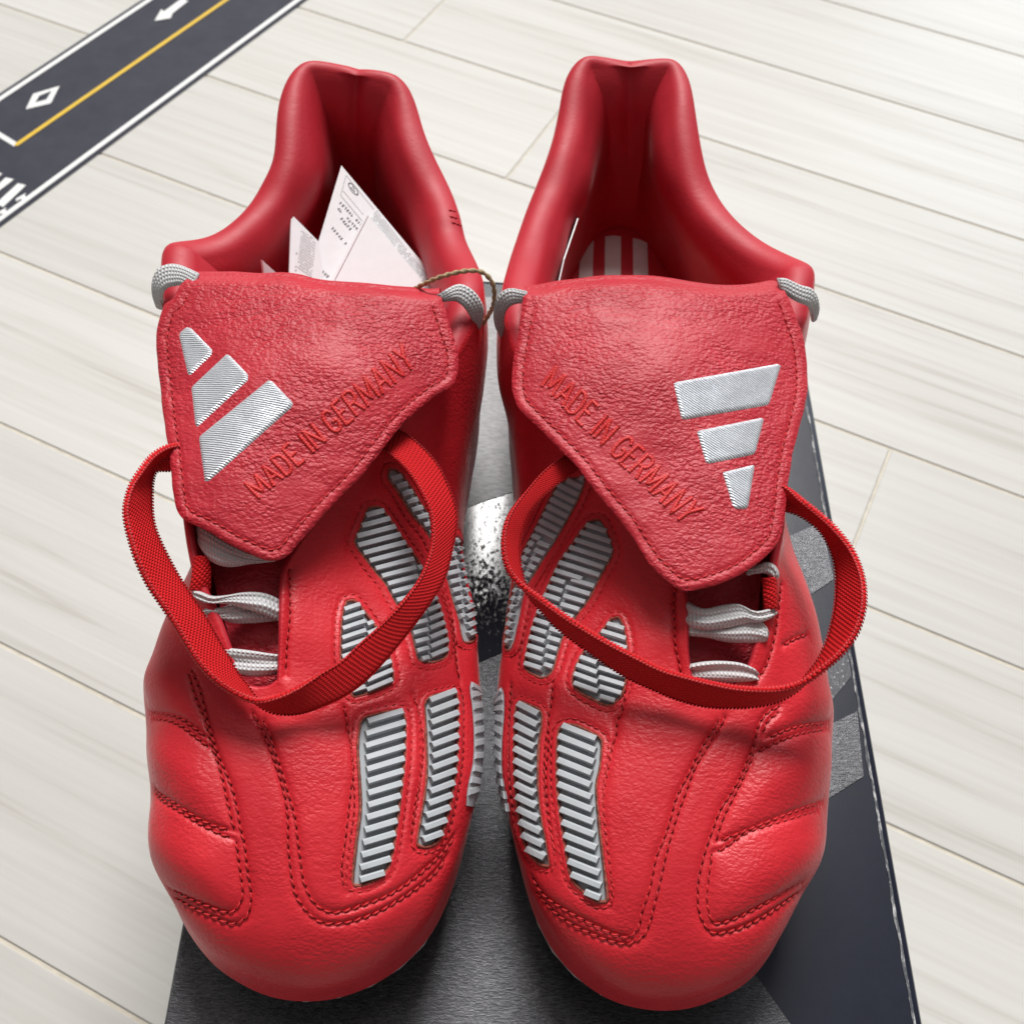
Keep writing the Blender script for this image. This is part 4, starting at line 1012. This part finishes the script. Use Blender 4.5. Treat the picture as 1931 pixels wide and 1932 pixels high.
def build_boot(D, ST):
    boot = empty("football_boot")
    thing(boot, D['label'], "football boot", "pair of red football boots")
    sgn = D['sgn']
    B = build_shell(ST, sgn)
    S, R, LN = B.S, B.R, B.LN
    ns, nr, _ = S.shape
    base = Surf(S[::2, ::2].reshape(-1, 3), wrap_faces(ns // 2, len(range(0, nr, 2))))
    # ---- trace seams and panels onto the smooth shell
    seams = [r for c, p in D['seams'] for r in trace(base, conv(c, p))]
    quilts = [r for c, p in D['quilts'] for r in trace(base, conv(c, p))]
    panels = [(resample(np.vstack([conv(c, p), conv(c, p)[:1]]), step=5)[:-1], None if sp is None else conv(c, sp), a, b_, pt, ph)
              for c, p, sp, a, b_, pt, ph in D['panels']]
    rims = [trace(base, np.vstack([q[0], q[0][:1]]), step=3, smooth=False) for q in panels]
    wst = [r for q in panels for r in trace(base, (lambda z: np.vstack([z, z[:1]]))(offset_poly(q[0], 11.5)), smooth=False)]
    # ---- displace the leather: seam grooves, padded lateral panels, windows for the rubber
    N = grid_normals(S, sgn)
    V = S.reshape(-1, 3); Nf = N.reshape(-1, 3)
    xy = Qn(V)
    face = ((np.array([0, 0, CAMH]) - V) * Nf).sum(1) > 0
    disp = np.zeros(len(V))
    qd = kdist(np.vstack([r[0] for r in quilts] + [r[0] for r in seams[:3]]), V)
    zone = inpoly(xy, conv(*D['zone'])) & (V[:, 1] < .235)
    wj = np.tile(np.arange(nr), ns)
    zone &= (wj > 4)
    fade = smoothstep((wj - 4) / 20.)
    zf = smoothstep(segdist(xy, conv(*D['zone'])) / 42.)
    puff = np.where(zone, zf * .0021 * (1 - np.exp(-(qd / .0058) ** 2)) * fade, 0).reshape(ns, nr)
    puff = gsmooth(puff, 4.); kx = np.exp(-(np.arange(-18, 19) / 8.) ** 2); kx /= kx.sum()
    puff = np.stack([np.convolve(np.pad(q, 18, mode='edge'), kx, 'valid') for q in puff])
    disp += puff.ravel()
    sd = kdist(np.vstack([r[0] for r in seams + quilts + wst]), V)
    disp -= .0005 * np.exp(-(sd / .0007) ** 2) + .0003 * np.exp(-(sd / .0018) ** 2)
    for q, rm in zip(panels, rims):
        if not rm: continue
        ins = inpoly(xy, q[0]) & face
        lo, hi = q[0].min(0) - 30, q[0].max(0) + 30
        near = (xy[:, 0] > lo[0]) & (xy[:, 0] < hi[0]) & (xy[:, 1] > lo[1]) & (xy[:, 1] < hi[1]) & face
        idx = np.where(near)[0]
        rd_ = kdist(np.vstack([r[0] for r in rm]), V[idx])
        s_ = np.where(ins[idx], rd_, -rd_)
        disp[idx] -= .0017 * smoothstep((s_ + .0002) / .0007)
        disp[idx] += .00035 * np.exp(-((s_ + .0016) / .0011) ** 2)      # rolled leather round the window
    seed = 3.7 if sgn > 0 else 9.1
    nz = np.array([mnoise.noise((p[0] * 42 + seed, p[1] * 42, p[2] * 42)) + .5 * mnoise.noise((p[0] * 110, p[1] * 110 + seed, p[2] * 110)) for p in V[::1]])
    disp += .00028 * nz
    # creases running from the throat towards the toe flex
    Vd = V + Nf * disp[:, None]
    # ---- padded heel collar: crease down the middle, two pads
    Eproj = Qn(R[:, -1, :]); hz = np.where(B.heel > .9)[0]
    mid = hz[np.argmin(np.abs(Eproj[hz, 0] - D['crease']) + .02 * np.abs(Eproj[hz, 1] - 125))]
    ds = (np.arange(ns) - mid + ns // 2) % ns - ns // 2
    per = np.linalg.norm(np.roll(B.T, -1, 0) - B.T, axis=1).mean()
    dl = ds * per
    cre = np.exp(-(np.abs(dl) / .0017) ** 1.5); pad = np.exp(-((np.abs(dl) - .011) / .008) ** 2)
    w = np.linspace(0, 1, LN.shape[1])
    prof = np.sin(np.clip(w / .6, 0, 1) * math.pi) ** 2
    LN = LN + B.nin[:, None, :] * ((pad * .0010)[:, None] * prof[None])[:, :, None] * np.array([1, 1, .2])
    LN = LN - B.nin[:, None, :] * ((cre * .0036)[:, None] * (1 - smoothstep(w / .6))[None])[:, :, None]
    nl = np.array([[mnoise.noise((p[0] * 55 + seed, p[1] * 55, p[2] * 40)) for p in row] for row in LN[:, ::5]])
    nl = np.stack([np.interp(np.arange(LN.shape[1]), np.arange(0, LN.shape[1], 5), q) for q in nl])
    LN = LN + B.nin[:, None, :] * (nl * .0009 * B.collar[:, None] * smoothstep(w / .12)[None])[:, :, None]
    LN = LN + B.nin[:, None, :] * ((B.collar * .0008)[:, None] * (np.sin(np.clip(w / .5, 0, 1) * math.pi) ** 2)[None])[:, :, None]
    jj = np.linspace(0, 1, R.shape[1])
    R = R - np.array([0, 0, 1.])[None, None] * ((cre * .0007 - pad * .0008)[:, None] * np.sin(jj * math.pi)[None])[:, :, None]
    R[:, -1] = LN[:, 0]
    # small irregularities of the padded rim
    cx = np.array([mnoise.noise((p[0] * 60 + seed, p[1] * 60, p[2] * 60)) for p in B.T]) * B.collar * .0007
    R = R + np.array([0, 0, 1.]) * (cx[:, None] * np.sin(jj * math.pi)[None])[:, :, None]
    A = np.concatenate([Vd.reshape(ns, nr, 3), R], 1)
    fl_ = (sgn < 0)
    up_ = np.concatenate([Vd.reshape(ns, nr, 3), R[:, :2]], 1)
    mesh_obj("upper", up_.reshape(-1, 3), wrap_faces(ns, nr + 2, flip=not fl_), M_UP, boot)
    LN2 = np.concatenate([R[:, 1:-1], LN], 1)
    mesh_obj("collar_lining", LN2.reshape(-1, 3), wrap_faces(ns, LN2.shape[1], flip=not fl_), M_LIN, boot)
    B.final = Surf(A[::2, ::2].reshape(-1, 3), wrap_faces(ns // 2, len(range(0, A.shape[1], 2))))
    # ---- insole
    ring = B.I[::8].copy(); ring = ring[:, :2]; k = len(ring)
    c2 = ring.mean(0); ring = c2 + (ring - c2) * 1.02
    v = [(x, y, .0352) for x, y in ring] + [(x, y, .0325) for x, y in ring]
    f = [tuple(range(k)) if sgn < 0 else tuple(range(k))[::-1]] + [(i, (i + 1) % k, k + (i + 1) % k, k + i) for i in range(k)]
    ins_o = mesh_obj("insole", v, f, M_LIN, boot, False)
    if D['stripes']:
        for c, p in D['stripes']:
            q = conv(c, p); w3 = [P(x, y, .0356) for x, y in q]; n = len(w3)
            v = w3 + [z - np.array([0, 0, .0003]) for z in w3]
            f = [tuple(range(n))[::-1]] + [(i, (i + 1) % n, n + (i + 1) % n, n + i) for i in range(n)]
            mesh_obj("printed_stripe", v, f, M_STRIPE, ins_o, False)
    # ---- sole plate and studs
    fr = B.F[::8]; k = len(fr); V2 = []
    io = B.inw[::8]
    for off, z in ((-.0006, .0006), (-.0014, -.0012), (.0005, -.0035), (.004, -.0058)):
        q = fr + io * off; q[:, 2] = fr[:, 2] + z; V2.append(q)
    V2 = np.array(V2); f = []
    for a in range(3):
        for i in range(k):
            j = (i + 1) % k; f.append((a * k + i, a * k + j, (a + 1) * k + j, (a + 1) * k + i))
    f.append(tuple(3 * k + i for i in range(k)))
    mesh_obj("sole_plate", V2.reshape(-1, 3), f, M_SOLE, boot)
    y0, y1 = fr[:, 1].min(), fr[:, 1].max()
    for fy, fx in ((.10, .38), (.10, -.38), (.22, .62), (.22, -.62), (.36, .66), (.36, -.66), (.80, .5), (.80, -.5), (.92, .42), (.92, -.42)):
        yy = y0 + fy * (y1 - y0)
        xs = fr[np.abs(fr[:, 1] - yy) < .012]; xa, xb = xs[:, 0].min(), xs[:, 0].max(); zz = xs[:, 2].mean() - .0052
        cx_, hw = .5 * (xa + xb) + fx * .5 * (xb - xa), .0055
        vv, ff, kk = [], [], 14
        for rr, z in ((hw, zz + .001), (hw * .8, zz * .5), (hw * .68, .0008), (hw * .5, .0001)):
            vv += [(cx_ + rr * math.cos(2 * math.pi * i / kk), yy + 1.25 * rr * math.sin(2 * math.pi * i / kk), z) for i in range(kk)]
        for a in range(3):
            for i in range(kk): ff.append((a * kk + i, (a + 1) * kk + i, (a + 1) * kk + (i + 1) % kk, a * kk + (i + 1) % kk))
        ff.append(tuple(3 * kk + i for i in range(kk))[::-1])
        mesh_obj("stud", vv, ff, M_SOLE, boot)
    # ---- stitching
    for r in seams: stitching([r], boot, lift=-.0004)
    for r in quilts: stitching([r], boot, lift=-.0004)
    for c, p in D.get('tacks', []):
        for r in trace(B.final, conv(c, p), step=2): stitching([r], boot, lift=.0001, length=.0011, pitch=.0013)
    if wst: stitching(wst, boot, lift=-.00045, length=.0017, pitch=.0021, rad=.00022)
    # ---- rubber panels with ribs
    wrap_panel(base, conv(*D['side_panel']), 1 if sgn > 0 else -1, .0080, .0033, .35, boot)
    for (poly, sp, ml, mr, pitch, ph), rm in zip(panels, rims):
        pn = patch("rubber_panel", offset_poly(poly, 5), base, -.0006 if poly is panels[1][0] else -.0011, M_RUB, boot, step=6.)
        if rm:
            V3, F3 = [], []
            for pts, nrm in rm:
                q = pts - nrm * .0003
                t = np.gradient(q, axis=0); t /= np.linalg.norm(t, axis=1, keepdims=True) + 1e-9; b = np.cross(nrm, t); off = len(V3)
                for i in range(len(q)):
                    rj = .00042 * (1 + .35 * mnoise.noise(q[i] * 900))
                    for a in range(4):
                        th = a * math.pi / 2; V3.append(q[i] + rj * (b[i] * math.cos(th) + nrm[i] * math.sin(th)))
                for i in range(len(q) - 1):
                    for a in range(4): F3.append((off + i * 4 + a, off + i * 4 + (a + 1) % 4, off + i * 4 + 4 + (a + 1) % 4, off + i * 4 + 4 + a))
            if V3: mesh_obj("cut_edge", V3, F3, M_SUEDE, pn)
        lo, hi = poly.min(0), poly.max(0)
        kpan = next(i for i, q in enumerate(panels) if q[0] is poly)
        mg = {3: (13, 0), 4: (8, 0)}.get(kpan, (0, 0)) if sgn > 0 else {3: (0, 12), 4: (0, 7)}.get(kpan, (0, 0))
        hsc = .45 if kpan == 5 else 1.
        sides = []
        if sp is None: sides = [(poly, ml, 0)]
        else:
            sq = resample(sp, step=6)
            L_ = np.vstack([sq, [(lo[0] - 200, sq[-1][1]), (lo[0] - 200, sq[0][1])]])
            R_ = np.vstack([sq, [(hi[0] + 200, sq[-1][1]), (hi[0] + 200, sq[0][1])]])
            sides = [(L_, ml, 0), (R_, mr, pitch * .42)]
        xm = .5 * (lo[0] + hi[0])
        for reg, m_, po in sides:
            y = lo[1] - 140 + ph + po
            while y < hi[1] + 140:
                a = np.array([lo[0] - 10, y + m_ * (lo[0] - 10 - xm)]); b = np.array([hi[0] + 10, y + m_ * (hi[0] + 10 - xm)])
                t = np.linspace(0, 1, 300); pp = a + (b - a) * t[:, None]
                ok = inpoly(pp, poly)
                if sp is not None:
                    above = inpoly(pp, reg) | ((pp[:, 1] < sp[0][1]) & (po == 0))
                    ok &= above
                ids = np.where(ok)[0]
                if len(ids) > 5:
                    g = np.split(ids, np.where(np.diff(ids) > 1)[0] + 1)
                    g = max(g, key=len)
                    a2, b2 = pp[g[0]], pp[g[-1]]
                    L2 = np.linalg.norm(b2 - a2)
                    if L2 > 11:
                        d_ = (b2 - a2) / L2
                        rb_ = rib_mesh(base, a2 + d_ * ((4. if kpan == 1 and sgn < 0 else 2.5) + mg[0]), b2 - d_ * ((3.5 if kpan == 1 and sgn > 0 else 1.) + mg[1]), pitch, hs=hsc)
                        if rb_: mesh_obj("rib", rb_[0], rb_[1], M_RUB, pn, False)
                y += pitch
    # ---- tongue below the throat
    tz = tps(D['tonguez'])
    v2, tri, bi = cdt(D['tongue'], 8.)
    v = Pn(v2, tz(v2)); v += vnormals(v, tri) * (.0003 * np.array([mnoise.noise((p[0] * 150, p[1] * 150, 1)) for p in v]))[:, None]
    solid("tongue", v, tri, bi, .002, [M_FLAP], boot)
    # ---- laces across the throat
    for lc in D['laces']:
        for c, pr, wv in lc: ribbon("lace", pr, c, M_LACE, boot, th=.0013, bulge=.0006, wav=wv * .5, m=13)
    for c, pr in D['tab']: ribbon("lace_loop", pr, c, M_STRAP, boot, th=.0012, bulge=.0016)
    for c, pr in D['collar_laces']: ribbon("lace", pr, c, M_LACE, boot, th=.0014, bulge=.0003, m=15, edge_round=.8)
    # ---- folded-over tongue flap
    poly = np.vstack([conv(c, p) for c, p in D['flap'][0]]); nt_ = D['flap'][1]
    dense = resample(np.vstack([poly, poly[:1]]), step=6)[:-1]
    fz = tps(D['flapz'])
    v2, tri, bi = cdt(dense, 5.5)
    topl = poly[:nt_]
    z = fz(v2)
    dt = segdist(v2, topl, closed=False); z -= .0030 * np.clip(1 - dt / 16., 0, 1) ** 2
    de = segdist(v2, dense); z -= .0005 * np.clip(1 - de / 5., 0, 1) ** 2 * np.clip(dt / 14., 0, 1)
    ring_ = np.exp(-((de - 21) / 3.5) ** 2) * (dt > 30)
    z -= .00035 * ring_
    v = Pn(v2, z)
    wr = np.array([mnoise.noise((p[0] * 70 + seed, p[1] * 160, seed)) + .6 * mnoise.noise((p[0] * 210, p[1] * 210, seed)) for p in v])
    v += vnormals(v, tri) * (.00028 * wr * np.clip(dt / 14., 0, 1))[:, None]
    flap = solid("tongue_flap", v, tri, bi, .0021, [M_FLAP, M_SUEDE], boot)
    B.flap = Surf(v, tri)
    # the leather carries on over the fold and down into the boot
    tl = resample(topl, step=7); tp = Pn(tl, fz(tl) - .0031)
    V4 = []
    wr_ = np.array([mnoise.noise((p[0] * 70, seed, 0)) for p in tp]) * .0008
    for ph_ in np.linspace(0, math.pi / 2, 7): V4.append(tp + np.c_[np.zeros(len(tp)), .0045 * math.sin(ph_) + wr_ * math.sin(ph_), -.0045 * (1 - math.cos(ph_)) - .0001 * np.ones(len(tp))])
    for k_ in range(1, 6): V4.append(V4[6] + np.array([0, .0015 * k_ * .4, -.009 * k_]))
    V4 = np.array(V4); mesh_obj("tongue_back", V4.reshape(-1, 3), grid_faces(V4.shape[0], V4.shape[1]), M_FLAP, boot)
    # flap stitching 1.4 mm inside the edge, everywhere but along the fold
    inn = offset_poly(dense, -21)
    keep = segdist(inn, topl, closed=False) > 28
    i0 = int(np.argmax(~keep & np.roll(keep, -1))) + 1
    inn = np.roll(inn, -i0, 0); keep = np.roll(keep, -i0); inn = inn[keep]
    stitching(trace(B.flap, inn, smooth=False), flap, lift=.00002, rad=.00024)
    mat = M_LOGO if sgn > 0 else M_LOGO2
    for p in D['logo'][1]: patch("logo_bar", conv(D['logo'][0], p), B.flap, .0005, mat, flap, step=4., th=.0010, dome=.0005, edge=5.)
    lettering("MADE IN GERMANY", conv(*D['text']), B.flap, flap)
    # ---- elastic strap
    so, a, b, nr_ = ribbon("elastic_strap", D['strap'][1], D['strap'][0], M_STRAP, boot, th=.0015, surf=base, clear=.0014, n=170)
    # whipped edge: a row of short thread loops across both rims
    for e, nm in ((a, 1), (b, 0)):
        L = np.r_[0, np.cumsum(np.linalg.norm(np.diff(e, axis=0), axis=1))]
        V5, F5 = [], []
        t = np.gradient(e, axis=0); t /= np.linalg.norm(t, axis=1, keepdims=True)
        o_ = (a - b) if nm else (b - a); o_ = o_ / np.linalg.norm(o_, axis=1, keepdims=True)
        n_ = int(L[-1] / .0009)
        for i in range(n_):
            s0 = (i + .5) * .0009
            g = lambda q: np.array([np.interp(s0, L, q[:, m]) for m in range(3)])
            c_, tt, oo, nn = g(e), g(t), g(o_), g(nr_)
            off = len(V5)
            for th in np.linspace(-.15 * math.pi, 1.15 * math.pi, 6):
                dd = oo * math.sin(th) * .00016 + nn * math.cos(th) * .00085 + tt * math.cos(th) * .0004
                for sg in (-1, 1):
                    V5.append(c_ - oo * .0002 + dd + tt * sg * .00033)
                V5.append(c_ - oo * .0002 + dd * 1.28)
            for j in range(5):
                A_, B_ = off + 3 * j, off + 3 * j + 3
                F5 += [(A_, B_, B_ + 2, A_ + 2), (A_ + 2, B_ + 2, B_ + 1, A_ + 1)]
        w_ = mesh_obj("whipped_edge", V5, F5, M_THREAD, so); w_['kind'] = 'stuff'
    return boot, B
M_STRIPE = plain("grey_insole_print", (.62, .60, .59), .6, .05)
M_LOGO = thread_mat("silver_thread", .18); M_LOGO2 = thread_mat("silver_thread_tilted", .5)
boot_l, BL_ = build_boot(LB, LEFT)
boot_r, BR_ = build_boot(RB, RIGHT)

# ------------------------------------------------------------------ swing tags and twine
def plane3(a, b, c):
    a, b, c = P(*a), P(*b), P(*c); n = np.cross(b - a, c - a); n /= np.linalg.norm(n)
    if n @ (np.array([0, 0, CAMH]) - a) < 0: n = -n
    return a, n
def onplane(pl, px, off=0.):
    a, n = pl; out = []
    for x, y in px:
        d = RM.T @ np.array([(x - CPX) / FPX, (y - CPX) / FPX, 1.0]); o = np.array([0, 0, CAMH])
        out.append(o + d * (((a - o) @ n) / (d @ n)) + n * off)
    return np.array(out)
def card(name, pl, px, parent, th=.0006, off=0., mat=None):
    w = onplane(pl, px, off); n = len(w); low = w - pl[1] * th
    c = w.mean(0); s = np.cross(w[1] - w[0], w[2] - w[1]) @ pl[1]
    top = list(range(n)) if s > 0 else list(range(n))[::-1]
    f = [tuple(top), tuple(n + i for i in top[::-1])] + [(top[i - 1], n + top[i - 1], n + top[i], top[i]) for i in range(n)]
    return mesh_obj(name, np.vstack([w, low]), f, mat or M_CARD, parent, False)
def scribble(pl, px0, px1, h, gw, parent, mat, seed, off=.00008, rows=1, rowv=None, dens=.8):
    """tiny unreadable print: glyph-like strokes along px0 -> px1"""
    rg = random.Random(seed); V, F = [], []
    p0, p1 = np.array(px0, float), np.array(px1, float); L = np.linalg.norm(p1 - p0); d = (p1 - p0) / L; u = np.array([d[1], -d[0]])
    for r in range(rows):
        o = p0 + (np.array(rowv) * r if rowv is not None else 0)
        x = 0.
        while x < L - gw:
            if rg.random() < dens:
                for _ in range(3):
                    if rg.random() < .5: a, b, w_, h_ = rg.uniform(0, .1), rg.uniform(0, .8), .85, .2
                    else: a, b, w_, h_ = rg.uniform(0, .7), 0, .22, 1
                    q = [o + d * (x + gw * a) + u * h * b, o + d * (x + gw * (a + w_)) + u * h * b, o + d * (x + gw * (a + w_)) + u * h * (b + h_), o + d * (x + gw * a) + u * h * (b + h_)]
                    w3 = onplane(pl, q, off + len(V) * 1e-9); k = len(V); V += list(w3); F.append((k, k + 1, k + 2, k + 3))
            x += gw * 1.25
    return mesh_obj("print", V, F, mat, parent, False) if V else None
T1 = (644, 312)
tag_a = empty("swing_tag"); thing(tag_a, "large white folded swing tag with printed lines standing in the left boot's opening", "swing tag", "paper tags in the boots")
pa = plane3((644, 312, .080), (560, 560, .062), (850, 560, .068))
c1 = lambda *p: [tuple(q) for q in conv(1, p)]
card("back_leaf", pa, c1((1060, 625), (1560, 1225), (1520, 1420), (830, 1420), (900, 1155)), tag_a)
card("front_leaf", pa, c1((1196, 880), (1445, 1180), (1500, 1420), (955, 1420), (1038, 1185)), tag_a, off=.0022)
card("folded_spine", pa, c1((1186, 878), (1196, 880), (1038, 1185), (955, 1420), (935, 1420), (1022, 1188)), tag_a, off=.0026, th=.0018)
# box with ring mark, lines of print
def pline(pl, a, b, w, parent, mat, off=.00008):
    a, b = np.array(a), np.array(b); d = (b - a) / np.linalg.norm(b - a); n = np.array([-d[1], d[0]]) * w / 2
    w3 = onplane(pl, [a - n, b - n, b + n, a + n], off)
    return mesh_obj("print", w3, [(0, 1, 2, 3)], mat, parent, False)
q = c1((1083, 672), (1057, 768), (1172, 905), (1190, 850))
pline(pa, q[0], q[1], 1.2, tag_a, M_INKL); pline(pa, q[1], q[2], 1.2, tag_a, M_INKL); pline(pa, q[0], c1((1215, 835))[0], 1.0, tag_a, M_INKL)
pline(pa, c1((1068, 745))[0], c1((1165, 860))[0], .9, tag_a, M_INKL)
cc = np.array(c1((1117, 737))[0]); ea, eb = np.array([6.2, 12.0]), np.array([7.8, 2.0])
V, F = [], []
for i in range(28):
    t = 2 * math.pi * i / 28
    for s_ in (1.0, .80): V.append(tuple(cc + s_ * (ea * math.cos(t) + eb * math.sin(t))))
w3 = onplane(pa, V, .00009)
mesh_obj("print", w3, [(2 * i, 2 * i + 1, (2 * i + 3) % 56, (2 * i + 2) % 56) for i in range(28)], M_INK, tag_a, False)
pline(pa, cc - .55 * eb - .2 * ea, cc + .5 * ea, 1.8, tag_a, M_INK); pline(pa, cc - .5 * ea + .2 * eb, cc + .4 * eb, 1.6, tag_a, M_INK)
dr = np.array(c1((1105, 950))[0]) - np.array(c1((1045, 850))[0])
for i, (a, b) in enumerate((((1048, 805), (1160, 925)), ((1038, 832), (1150, 955)), ((1032, 855), (1125, 965)), ((1010, 925), (1100, 1030)), ((952, 1122), (1003, 1170)))):
    scribble(pa, c1(a)[0], c1(b)[0], 5.6, 5.0, tag_a, M_INK, i, dens=.9)
scribble(pa, c1((1222, 842))[0], c1((1500, 1200))[0], 3.0, 2.6, tag_a, M_INKL, 21, rows=5, rowv=(-2.6, 3.4), dens=.95)
tag_b = empty("swing_tag"); thing(tag_b, "smaller white paper tag with a dense grey text block leaning behind the large folded tag", "swing tag", "paper tags in the boots")
pb = plane3((550, 405, .079), (540, 540, .070), (620, 520, .066))
card("leaf", pb, c1((822, 856), (950, 985), (1010, 1420), (805, 1420), (812, 1150)), tag_b)
scribble(pb, c1((868, 940))[0], c1((940, 990))[0], 3.2, 3.0, tag_b, M_INKL, 31, rows=14, rowv=(-.6, 5.2), dens=.95)
scribble(pb, c1((846, 990))[0], c1((838, 1140))[0], 3.0, 5.0, tag_b, M_INKL, 33, dens=.5)
tag_c = empty("swing_tag"); thing(tag_c, "narrow blank white paper corner beside the left inner wall, shortest of the tags", "swing tag", "paper tags in the boots")
pc = plane3((495, 491, .084), (500, 530, .078), (525, 520, .074))
card("leaf", pc, c1((684, 1074), (700, 1090), (765, 1148), (800, 1420), (700, 1420), (692, 1130)), tag_c)
tag_d = empty("swing_tag"); thing(tag_d, "thin white paper tag seen edge on beside the insole stripes of the other boot", "swing tag", "paper tags in the boots")
c2_ = lambda *p: [tuple(q) for q in conv(2, p)]
e0, e1 = P(*c2_((490, 876))[0], .078), P(*c2_((395, 1200))[0], .072)
e2 = P(*c2_((424, 1070))[0], .0755)
vd = lambda q, k: q + (q - np.array([0, 0, CAMH])) / np.linalg.norm(q - np.array([0, 0, CAMH])) * k
V = [e0, e2, e1, vd(e1, .022), vd(e0, .016), vd(e2, .02)]
nn = np.cross(V[2] - V[0], V[4] - V[0]); nn /= np.linalg.norm(nn)
V2 = [q + nn * .0004 for q in V]
mesh_obj("leaf", V + V2, [(0, 1, 5, 4), (1, 2, 3, 5), (10, 11, 7, 6), (11, 9, 8, 7), (0, 6, 7, 1), (1, 7, 8, 2), (4, 10, 6, 0), (2, 8, 9, 3)], M_CARD, tag_d, False)
pts = [(1380, 1300, .088), (1400, 1222, .094), (1470, 1180, .099), (1560, 1146, .102), (1660, 1126, .103), (1730, 1134, .102), (1772, 1175, .1), (1786, 1230, .096), (1780, 1290, .091), (1755, 1340, .085), (1725, 1390, .080), (1700, 1450, .070)]
xy = conv(1, [(a, b) for a, b, _ in pts])
tp3 = resample(np.array([P(x, y, z) for (x, y), (_, _, z) in zip(xy, pts)]), step=.0006)
tw = tube("hemp_twine", tp3, .00062, M_TWINE, None, k=10, twist=2600.)
thing(tw, "thin beige hemp twine looped over the collar between both boots, tied to the tags", "twine")
